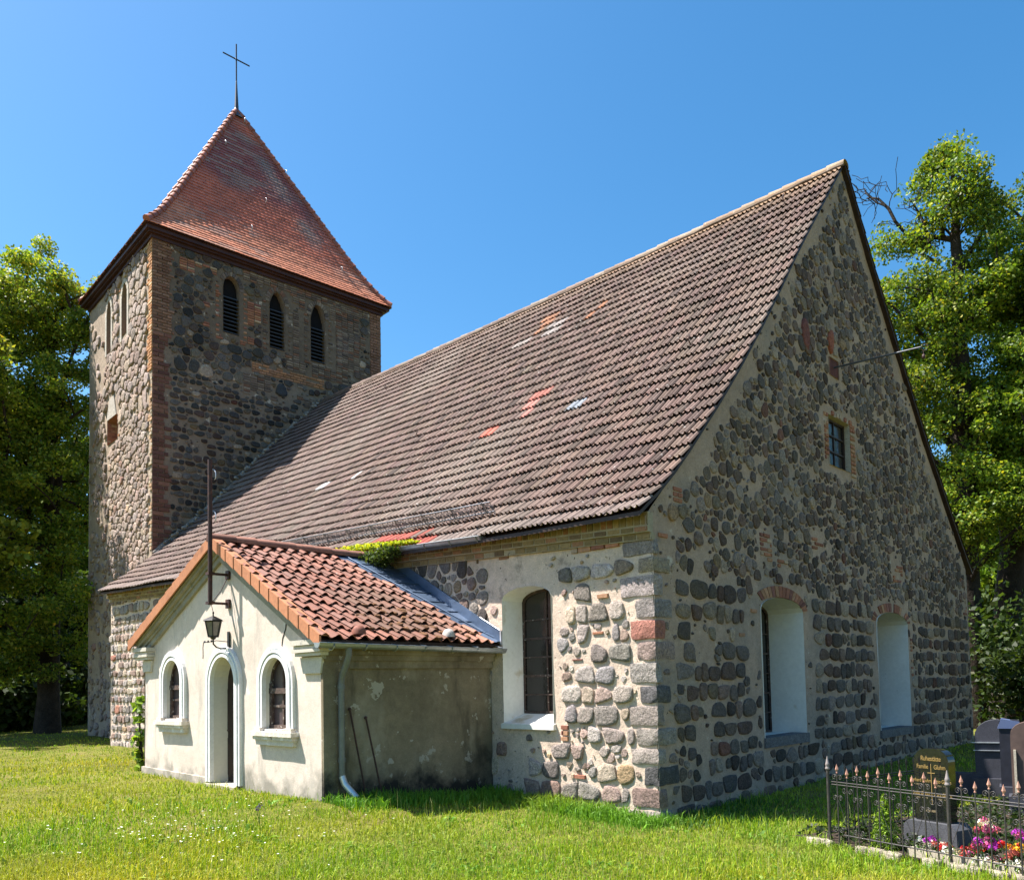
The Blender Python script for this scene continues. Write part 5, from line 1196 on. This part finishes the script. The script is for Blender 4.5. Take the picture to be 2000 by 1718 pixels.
# ---------------------------------------------------------------- foliage
def leaves(acc, C, R3, n, size, rg, cols, up=.8, mat=0, asp=.62):
    """n leaf blades spread through ellipsoids centred C with radii R3"""
    C = np.asarray(C, float); k = rg.integers(0, len(C), n); d = rg.normal(size=(n,3)); d /= np.linalg.norm(d, axis=1)[:, None]; d *= rg.random((n,1))**.45
    P = C[k]+d*np.asarray(R3)[k]
    N_ = rg.normal(size=(n,3)); N_[:, 2] += up; N_ /= np.linalg.norm(N_, axis=1)[:, None]
    U = np.cross(N_, rg.normal(size=(n,3))); U /= np.linalg.norm(U, axis=1)[:, None]; V_ = np.cross(N_, U)
    s = size*rg.uniform(.6,1.3,(n,1)); U = U*s*.5; V_ = V_*s*.5*asp
    drop = np.array([[0,0,-.12]])*s
    V = np.stack([P-U, P+V_+drop*.4-U*.1, P+U+drop, P-V_+drop*.4-U*.1], 1).reshape(-1,3)
    i = np.arange(n)[:, None]*4; F = np.concatenate([i, i+1, i+2, i+3], 1)
    cc = np.array(cols); c = cc[rg.integers(0, len(cc), n)]*rg.uniform(.7,1.3,(n,1)); tint = (vn(P[:,0]*.5+9, P[:,2]*.5+P[:,1]*.3, 5)[:, None]-.5)*.75; yl = (rg.random((n,1)) < .03); c = np.where(yl, c*np.array((1.7,1.15,1.)), c)
    c = np.clip(c*(1+tint), 0, 1); acc.add(V, F, np.repeat(c, 4, 0), mat)
def skeleton(base, top, clumps, rg, r0, wob=.3, nt=10):
    """trunk plus limbs that reach every clump; returns tubes"""
    base, top = np.array(base, float), np.array(top, float); N = [base]; par = [-1]
    for i in range(1, nt+1):
        t = i/nt; p = base+(top-base)*t+np.array((rg.normal(0,wob*.35), rg.normal(0,wob*.35), 0))*min(t*2, 1); N.append(p); par.append(len(N)-2)
    ax = (top-base)/np.linalg.norm(top-base)
    order = np.argsort([np.linalg.norm(np.cross(c-base, ax)) for c in clumps]); tips = []
    for oi in order:
        c = np.asarray(clumps[oi]); A = np.array(N); d = np.linalg.norm(A-c, axis=1)+np.clip(A[:,2]-c[2]+.35*np.linalg.norm(A[:, :2]-c[:2], axis=1), 0, 9)*2.; d[:2] += 99
        j = int(np.argmin(d)); p0 = A[j]; L = np.linalg.norm(c-p0); k = max(2, int(L/.7)); prev = j
        mid = (p0+c)/2+np.array((0,0,.10*L))+rg.normal(0,.06*L,3)
        for q in range(1, k+1):
            t = q/k; p = p0*(1-t)**2+2*mid*t*(1-t)+c*t*t+(rg.normal(0,.05,3)*L*.3 if q < k else 0); N.append(p); par.append(prev); prev = len(N)-1
        tips.append(prev)
    cnt = np.zeros(len(N)); 
    for t in tips: cnt[t] += 1
    for i in range(len(N)-1, 0, -1): cnt[par[i]] += cnt[i]
    tot = max(cnt[0], 1); rad = np.maximum(r0*(np.maximum(cnt, .6)/tot)**.48, .012)
    return np.array(N), par, rad
def tubes_from(N, par, rad, acc, seg=6, flare=True):
    ch = {}
    for i, p in enumerate(par): ch.setdefault(p, []).append(i)
    for i in range(1, len(N)):
        p = par[i]
        a_, b_ = N[p], N[i]
        if np.linalg.norm(b_-a_) < 1e-4: continue
        r1 = rad[p] if (p == 0 or rad[i] > .6*rad[p]) else rad[i]*1.15
        if p == 0 and flare: r1 *= 1.35
        tube(acc, [a_, (a_+b_)/2, b_+(b_-a_)*.04], [r1, (r1+rad[i])/2, rad[i]], 8 if rad[i] > .08 else 5, caps=False)
GREENS = [(.12,.20,.02),(.09,.16,.018),(.16,.235,.022),(.21,.27,.025),(.06,.11,.013)]
DARKG = [(.035,.06,.012),(.05,.08,.014),(.025,.045,.01)]
YG = [(.27,.30,.04),(.33,.33,.045),(.20,.25,.03),(.13,.18,.022)]
def tree(label, base, top, r0, ells, ncl, per, size, cols, seed, cat='tree', group=None, cr=(.55,1.1), dead=None, name='broadleaf_tree', shell=.5, flat=.55):
    rg = np.random.default_rng(seed); b = np.array(base, float); b[2] = float(gz(b[0], b[1])[0])-.2
    t = thing(name, label, cat, tuple(b), group); cl = []; wts = np.array([e[6] for e in ells], float); wts /= wts.sum()
    while len(cl) < ncl:
        e = ells[rg.choice(len(ells), p=wts)]; d = rg.normal(size=3); d /= np.linalg.norm(d); d *= rg.random()**shell; p = np.array(e[:3])+d*np.array(e[3:6])
        if all(np.linalg.norm(p-q) > .45 for q in cl[-60:]): cl.append(p)
    N, par, rad = skeleton(b, top, cl, rg, r0)
    a = Acc(); tubes_from(N, par, rad, a); a.build('trunk', M_BARK, t)
    a = Acc(); R3 = np.stack([rg.uniform(*cr, len(cl)), rg.uniform(*cr, len(cl)), rg.uniform(*cr, len(cl))*flat], 1); leaves(a, cl, R3, per*ncl, size, rg, cols)
    a.build('crown', M_LEAF, t)
    if dead:
        a = Acc()
        for (p0, p1, n) in dead:
            p0, p1 = np.array(p0), np.array(p1); Nn = [p0]; pr = [-1]; L = np.linalg.norm(p1-p0); tips = []
            for i in range(1, 7): Nn.append(p0+(p1-p0)*i/6+rg.normal(0,.035*L,3)); pr.append(i-1)
            for k in range(n):
                j = rg.integers(2, len(Nn)); q = Nn[j]; d = (p1-p0)/L+rg.normal(0,.75,3); d /= np.linalg.norm(d); pv = j; l = L*rg.uniform(.10,.26)
                for m_ in range(3): q = q+d*l/3*1.3+rg.normal(0,.03,3); d = d+rg.normal(0,.35,3); d /= np.linalg.norm(d); Nn.append(q); pr.append(pv); pv = len(Nn)-1
            cnt = np.zeros(len(Nn)); cnt[:] = 1
            for i in range(len(Nn)-1, 0, -1): cnt[pr[i]] += cnt[i]
            rd = .06*(cnt/cnt[0])**.6; rd = np.maximum(rd, .010); tubes_from(np.array(Nn), pr, rd, a, 5, False)
        a.build('dead_limb', M_BARK, t)
    T_.append(t)
    return t
T_ = []
def E_(px, py, D, rx, ry, rz, w=1.): p = camray(px, py, D); return (p[0], p[1], p[2], rx, ry, rz, w)
def gb(px, D): p = camray(px, 1400, D); return (p[0], p[1], 0)
def tp(px, py, D): return tuple(camray(px, py, D))
# right of the church
tree('tall maple with bare twigs at its top, right behind the east gable', gb(1898,30), tp(1865,520,30), .42,
     [E_(1850,300,30,1.1,1.1,.6,.22), E_(1800,345,30,.7,.7,.4,.10), E_(1890,380,30,1.4,1.4,.9,.3), E_(1830,430,30,1.2,1.2,.7,.22), E_(1765,480,30,1.0,1.0,.3,.12), E_(1910,520,30.5,1.9,2.2,1.5,.6), E_(1820,590,30,2.2,2.2,1.2,.8), E_(1790,690,30,2.2,2.2,1.2,.7), E_(1870,770,30,3.0,2.8,1.8,1.2), E_(1860,900,30,2.6,3,1.8,.9), E_(1960,1000,29,2.0,2.4,1.5,.5)],
     230, 330, .125, GREENS+[(.26,.28,.03)], 101, flat=.62, cr=(.40,.95), dead=[(tp(1835,515,29.8), tp(1712,392,29.5), 42), (tp(1828,500,29.8), tp(1775,385,29.6), 22)])
tree('full maple standing right of the one with bare twigs', gb(1962,32), tp(2010,520,32), .45,
     [E_(1990,420,32,1.7,1.7,1.2,.4), E_(2040,560,32,3.0,2.4,2.0,1.0), E_(1950,600,32,1.8,2,1.2,.5), E_(2040,740,32,3.4,3,2.0,1.1), E_(1975,820,31,2.4,2.4,1.8,.8), E_(2060,930,31,3,3,2,.8)], 240, 340, .13, GREENS, 102, flat=.62, cr=(.45,1.0))
tree('shaded tree low behind the gravestones', gb(2060,40), tp(2060,800,40), .3, [E_(2030,1000,40,4,4,3,1), E_(1960,1150,40,3,3,2.6,1)], 130, 190, .28, GREENS, 103)
tree('dark leafy tree behind the north-east corner', gb(1850,46), tp(1870,800,46), .35, [E_(1900,1000,46,4,4,5,1), E_(1930,1240,44,4,3,3,1)], 150, 190, .30, GREENS, 104)
# left of the tower
tree('tree with yellow-green crown directly left of the tower', gb(92,38), tp(110,620,38), .40,
     [E_(60,600,38,2.3,2.2,1.8,1.), E_(65,520,38,1.2,1.2,.8,.22), E_(150,640,37,1.5,2.0,2.4,.8), E_(20,760,38,3.2,3,2.6,1.4), E_(120,830,37,1.8,2,2.4,.8), E_(40,960,37.5,3.0,3,1.8,1.0), E_(90,1060,37,2.2,2,1.4,.5), (-1.8,29.3,11.5,1.7,1.9,4.6,1.3), E_(70,1190,36.5,3.0,2.5,1.6,.8), E_(20,1290,37,2.6,2,1.0,.5)],
     240, 400, .14, YG+GREENS, 105, cr=(.5,1.0))
tree('tree with broad yellow-green crown at the left picture edge', gb(-70,40), tp(-60,620,40), .42, [E_(-40,650,40,3.2,3,3.0,1.2), E_(-10,860,39,3.2,3,2.6,1.), E_(-60,1050,39,3,3,2.2,1.)], 200, 380, .15, YG+GREENS, 106)
tree('shaded tree deep behind the left trees', gb(40,55), tp(40,800,55), .35, [E_(40,950,55,6,4,5,1), E_(100,1180,55,5,4,4,1)], 170, 200, .36, GREENS, 107)
tree('shaded tree behind the foot of the tower', gb(170,60), tp(170,900,60), .35, [E_(150,1000,60,5,4,5,1), E_(170,1250,60,5,4,3,1)], 130, 200, .38, GREENS, 108)
tree('tree outside the left picture edge, shading the meadow', gb(-220,36), tp(-220,700,36), .4, [E_(-220,750,36,4,4,4,1), E_(-200,1050,36,4,4,3,1)], 130, 170, .3, YG, 109)
def copy_tree(src, loc, rz, label, group, sc=1.):
    c = src.copy(); COL.objects.link(c); c.location = loc; c.rotation_euler = (0,0,rz); c.scale = (sc,sc,sc); c['label'] = label; c['group'] = group
    for ch in list(src.children): d = ch.copy(); COL.objects.link(d); d.parent = c
    return c
for i, (x, y, rz) in enumerate(((14,-30,1),(30,-26,2.2),(-3,-34,3.1),(-20,-30,.4),(44,-12,5))):  # trees are mirrored in the headstone; copies added to dim low sky light
    copy_tree(T_[(1, 5)[i % 2]], (x, y, .2), rz, 'tall leafy tree behind the viewpoint, unseen, added to block low sky light', 'trees added behind the viewpoint', 1.1)
for i, (x, y, rz) in enumerate(((-5.5,43,2),(-1,46,4))):  # copies added on the sun side so the shrubs lie in shade
    copy_tree(T_[5], (x, y, .3), rz, ('tree added at the left to shade the shrubs, nearer one', 'tree added at the left to shade the shrubs, farther one')[i], 'trees added to shade the left shrubs')
def shrub(label, px, D, rx, rz, n, size, seed, cols=DARKG, group=None, name='shrub', zc=None):
    rg = np.random.default_rng(seed); p = camray(px, 1400, D); g = float(gz(p[0], p[1])[0]); t = thing(name, label, 'shrub', (p[0],p[1],g), group)
    k = 26; C = np.stack([p[0]+rg.uniform(-1,1,k)*rx, p[1]+rg.uniform(-1,1,k)*rx*.6, g+rg.uniform(.15,1,k)*rz*.85], 1)
    a = Acc(); leaves(a, C, np.tile([rx*.35, rx*.35, rz*.25], (k,1)), n, size, rg, cols); a.build('foliage', M_LEAF, t)
    a = Acc()
    for c in C[:14]: tube(a, [(p[0]+rg.normal(0,.15),p[1]+rg.normal(0,.15),g-.1), (p+c)/2*[1,1,0]+[0,0,(g+c[2])/2], c], [.03,.02,.01], 5)
    a.build('stem', M_BARK, t)
lb = ['broad dark shrub at the left picture edge under the trees','dark shrub behind the trunk of the left tree','tall dark shrub between the left tree and the tower','low dark shrub at the foot of the left trunks','dark shrub just behind the tower corner']
for i, (px, D, rx, rz) in enumerate(((-60,46,5,8.5),(45,48,5,8.0),(125,47,4,8.0),(10,42,2.8,3.0),(175,50,4,7.5))): shrub(lb[i], px, D, rx, rz, 14000, .34, 300+i, group='dark shrubs under the left trees')
lb = ['dark shrub right behind the brown monument','tall dark shrub behind the grey monument','dark shrub against the church corner','broad dark shrub at the right picture edge']
for i, (px, D, rx, rz) in enumerate(((2050,28,2.2,3.2),(1990,38,3.2,5.0),(1905,46,3.6,5.5),(2110,30,3.6,5.0))): shrub(lb[i], px, D, rx, rz, 9000, .20, 320+i, group='dark shrubs behind the graves')
# dark plot soil and ivy, carried over shaded grass to stand in for shade
a = Acc(); n_ = 40; S_, O_ = np.meshgrid(np.linspace(-.6,3.6,18), np.linspace(.03,9,36), indexing='ij'); P = F0+S_.ravel()[:, None]*ft+O_.ravel()[:, None]*fn; P[:, 2] = gz(P[:, 0], P[:, 1])+.02+.03*fbm(P[:, 0]*5, P[:, 1]*5, 6)
i = np.arange(17)[:, None]*36; j = np.arange(35)[None]; a.add(P, np.stack([i+j, i+36+j, i+36+j+1, i+j+1], -1).reshape(-1,4), smooth=True); o = a.build('plot_soil_shade', M_SOIL); tag(o, 'dark earth of the grave plots behind the iron fence, also standing in for shade', 'soil', kind='stuff')
a = Acc(); rg = np.random.default_rng(88); n = 20000; s_ = rg.uniform(-.6,3.5,n); o_ = rg.uniform(.05,8.8,n); k = ~((s_ > .95) & (o_ < .95)); s_, o_ = s_[k], o_[k]; n = len(s_); P = F0+s_[:, None]*ft+o_[:, None]*fn; P[:, 2] = gz(P[:, 0], P[:, 1])+.05+rg.random(n)*.07*(1+1.5*fbm(P[:, 0]*2, P[:, 1]*2, 3))
leaves(a, P, np.tile([.03,.03,.02], (n,1)), n, .06, rg, [(.018,.035,.008),(.028,.05,.01),(.012,.022,.006)], up=1.2); tag(a.build('ivy_shade_cover', M_LEAF), 'dark ivy ground cover on the grave plots, also standing in for shade', 'ground cover', kind='stuff')
# small conifer in the plot
p = fp(.50, 0, .27); t = thing('dwarf_conifer', 'small bright green conical thuja behind the iron fence', 'conifer', (p[0],p[1],0)); rg = np.random.default_rng(71); a = Acc()
n = 5200; h = rg.random(n)**1.25; q = rg.uniform(0, 2*pi, n); r = (1-h)**.8*.165*rg.random(n)**.35*(1+.25*np.sin(q*5+h*20)); C = np.stack([p[0]+r*np.cos(q), p[1]+r*np.sin(q), .02+h*.60], 1)
leaves(a, C, np.tile([.012,.012,.02], (n,1)), n, .032, rg, [(.24,.36,.03),(.18,.28,.03),(.11,.19,.03)], up=.2, asp=.35); a.build('foliage', M_LEAF, t)
a = Acc(); tube(a, [(p[0],p[1],-.08),(p[0],p[1],.5)], [.015,.005], 6); a.build('stem', M_BARK, t)
# creeper on the nave eaves
t = thing('ivy_creeper', 'bright yellow-green creeper spilling over the nave eaves behind the porch roof', 'creeper', (-.25,6.3,4.5)); rg = np.random.default_rng(72); a = Acc()
n = 4200; y = rg.uniform(4.75,7.9,n); top = np.interp(y, [4.75,5.6,6.8,7.9], [.02,.07,.10,.02]); C = np.stack([-.30+rg.normal(0,.08,n), y, 4.36+.039*(y-3.1)+rg.uniform(-.06,1,n)*top+.03], 1)
leaves(a, C, np.tile([.03,.03,.02], (n,1)), n, .06, rg, [(.46,.50,.03),(.40,.46,.03),(.52,.50,.04),(.24,.32,.03)], up=1.2)
n = 5200; y = rg.uniform(5.2,8.2,n); C = np.stack([-.34+rg.normal(0,.10,n)-.1, y, 4.42-rg.random(n)*np.interp(y,[5.2,5.8,6.5,8.2],[.10,.30,.22,.1])], 1)
leaves(a, C, np.tile([.06,.04,.04], (n,1)), n, .065, rg, [(.09,.13,.02),(.06,.10,.02),(.04,.06,.015)], up=.6); a.build('foliage', M_LEAF, t)
a = Acc(); tube(a, [(-.22,5.3+.3*k,4.30+.07*sin(k*2)) for k in range(9)], .02, 5); a.build('stem', M_BARK, t)
# climber at the porch corner
t = thing('climbing_shrub', 'leafy climber with large bright leaves at the far corner of the porch', 'shrub', (-3.05,9.85,.4)); rg = np.random.default_rng(73); a = Acc()
C = [(-3.05,9.85+.08*sin(9*z),z) for z in (.55,.75,1.0,1.15,1.4,1.62,1.78)]; Rr = [(.10,.12,.14),(.10,.13,.14),(.12,.17,.12),(.09,.18,.10),(.10,.24,.09),(.08,.24,.10),(.07,.16,.08)]
leaves(a, C, Rr, 230, .13, rg, [(.26,.38,.05),(.20,.31,.04),(.12,.2,.03)], up=1., asp=.85); a.build('foliage', M_LEAF, t)
a = Acc()
for k in range(4): tube(a, [(-3.0,9.7+.04*k,.2),(-3.03,9.80+.05*k,1.0),(-3.05,9.9-.05*k,1.75)], .01, 5)
a.build('stem', M_BARK, t)

# ---------------------------------------------------------------- grass
def meadow():
    rg = np.random.default_rng(99); a = Acc(); yaw = 42.589
    def inside(x, y):
        b = ((x > 0.02) & (x < 14.7) & (y > 0.02) & (y < 20.2)) | ((x > -3.15) & (x < 0) & (y > 3.3) & (y < 9.3)) | ((x > 1.2) & (x < 10) & (y > 20) & (y < 27.3))
        s = (x-F0[0])*ft[0]+(y-F0[1])*ft[1]; o = (x-F0[0])*fn[0]+(y-F0[1])*fn[1]; return b | ((s > -.6) & (s < 3.6) & (o > .04) & (o < 9)) | ((s > .88) & (s < 2.97) & (o > .08) & (o < .97)) | ((s > .5) & (s < 1.35) & (o > .6) & (o < .95))
    def patch(n, rlo, rhi, hgt, wid, p=1.0, az=36, cols=None, dens=None, lean=.35, curve=.5):
        r = 1/(1/rlo**p+(rg.random(n))*(1/rhi**p-1/rlo**p))**(1/p); q = R(yaw)+np.radians(rg.uniform(-az, az, n)); x = CAM[0]+r*np.cos(q); y = CAM[1]+r*np.sin(q)
        k = ~inside(x, y)
        if dens is not None: k &= rg.random(n) < dens(x, y)
        x, y, r = x[k], y[k], r[k]; n = len(x); z = gz(x, y)-.02
        cl = fbm(x*1.3, y*1.3, 40); cl2 = fbm(x*4, y*4, 41); h = hgt(x, y, r)*rg.uniform(.55,1.3,n)*(.55+.9*cl); w = wid*(r/6)**.75*rg.uniform(.7,1.3,n)
        th = rg.uniform(0, 2*pi, n); L = rg.normal(0, lean, (n,2))*h[:, None]; ux, uy = np.cos(th)*w, np.sin(th)*w
        P0 = np.stack([x, y, z], 1); M1 = P0+np.column_stack([L*.35, h*.6]); T1 = P0+np.column_stack([L, h*(1-curve*np.clip(np.hypot(L[:,0], L[:,1])/h, 0, .8))]); U = np.column_stack([ux, uy, np.zeros(n)])
        V = np.stack([P0-U, P0+U, M1+U*.75, M1-U*.75, T1], 1).reshape(-1,3); i = np.arange(n)[:, None]*5
        c = np.asarray(cols); c = c[rg.integers(0, len(c), n)]*rg.uniform(.75,1.25,(n,1))
        dry = np.clip((fbm(x*.55+4, y*.55, 44)-.50)*5, 0, 1)[:, None]*.45; c = c*(1-dry)+np.array((.44,.38,.05))*rg.uniform(.8,1.2,(n,1))*dry
        big = (fbm(x*.28+2, y*.28, 52)-.5)[:, None]*1.1; c = c*np.concatenate([1+big*.9, 1+big*.25, 1+big*.3], 1)
        lush = np.clip(1-np.abs(y-.0-x*0)/9, 0, 1)*np.exp(-((x+.75)/.9)**2)*(y < 3.4)*(y > -.5); lush = lush[:, None]*.8; c = c*(1-lush)+np.array((.12,.26,.02))*rg.uniform(.8,1.2,(n,1))*lush
        C = np.repeat(c, 5, 0)
        a.add(V, np.concatenate([i, i+1, i+2, i+3], 1), C, 0); a.F.append((np.concatenate([i+3, i+2, i+4], 1)+a.n-len(V), 0, False))
    G = [(.27,.355,.012),(.20,.31,.010),(.34,.39,.016),(.13,.24,.010),(.42,.42,.04)]
    base = lambda x, y, r: .085+.0*x
    patch(700000, 3.2, 60, base, .0034, 1.0, 58, G)
    patch(100000, 3.6, 22, lambda x, y, r: .13+0*x, .0036, 1.0, 55, G+[(.33,.33,.10)], dens=lambda x, y: np.clip((fbm(x*.9, y*.9, 47)-.42)*5, .1, 1), lean=.28)
    # taller growth against the walls
    def edge(x, y):
        d = np.minimum.reduce([np.where((y > -.3) & (y < 3.3), np.abs(x+.35), 9), np.where((x > -3.2) & (x < 0), np.abs(y-2.95), 9)]); return np.exp(-(d/.30)**2)
    patch(160000, 7, 16, lambda x, y, r: .20+0*x, .005, 1.0, 20, [(.13,.27,.02),(.17,.31,.025),(.10,.22,.02)], dens=edge, lean=.35)
    patch(80000, 4, 16, lambda x, y, r: .16+0*x, .004, 1.0, 50, G, dens=lambda x, y: np.exp(-((((x-F0[0])*fn[0]+(y-F0[1])*fn[1])+.12)/.16)**2), lean=.3)
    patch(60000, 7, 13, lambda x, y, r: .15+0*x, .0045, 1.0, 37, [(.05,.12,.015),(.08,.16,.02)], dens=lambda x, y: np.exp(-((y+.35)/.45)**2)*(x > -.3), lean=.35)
    # broad weeds
    patch(9000, 4.8, 14, lambda x, y, r: .09+0*x, .016, 1.0, 37, [(.12,.24,.03),(.16,.28,.03)], dens=lambda x, y: np.clip((fbm(x*1.4+7, y*1.4, 48)-.55)*8, 0, 1), lean=.8)
    patch(9000, 7, 14, lambda x, y, r: .16+0*x, .014, 1.0, 25, [(.13,.30,.02),(.18,.34,.03)], dens=edge, lean=.6)
    # seed stalks
    patch(5200, 4.8, 26, lambda x, y, r: .26+0*x, .0016, 1.0, 37, [(.36,.33,.14),(.30,.32,.10)], lean=.18)
    o = a.build('meadow_grass', M_GRASS); tag(o, 'sunlit yellow-green unmown grass of the churchyard', 'grass', kind='stuff')
    # clover and daisies
    f = Acc(); n = 130; px = rg.uniform(560, 760, n)*.5; X = rg.normal(-5.4,.75,n); Y = rg.normal(2.3,.8,n); Z = gz(X, Y)+.10
    for x, y, z in zip(X, Y, Z):
        for k in range(4):
            q = rg.uniform(0, 6.28); d = np.array((cos(q), sin(q), .4))*.009; e = np.array((-sin(q), cos(q), 0))*.007; c = np.array((x,y,z)); f.add([c, c+d+e, c+d*1.6, c+d-e], [[0,1,2,3]], (.8,.8,.74))
    tag(f.build('clover_blossoms', M_PETAL), 'tiny white clover blossoms scattered in the grass before the porch', 'clover', kind='stuff')
    p = camray(507, 1645, 10.0); t = thing('wild_flower', 'single dark purple wild flower in the meadow', 'flower', (p[0],p[1],float(gz(p[0],p[1])[0]))); q = np.array((p[0],p[1],float(gz(p[0],p[1])[0])))
    for k in range(3): s_ = Acc(); c = q+[.03*(k-1),.02*k,.20+.02*k]; tube(s_, [q, c], .003, 4, (.1,.2,.03)); s_.build('stem', M_LEAF, t); blossom(t, c, .026, (.10,.045,.17), rg, 24)
meadow()
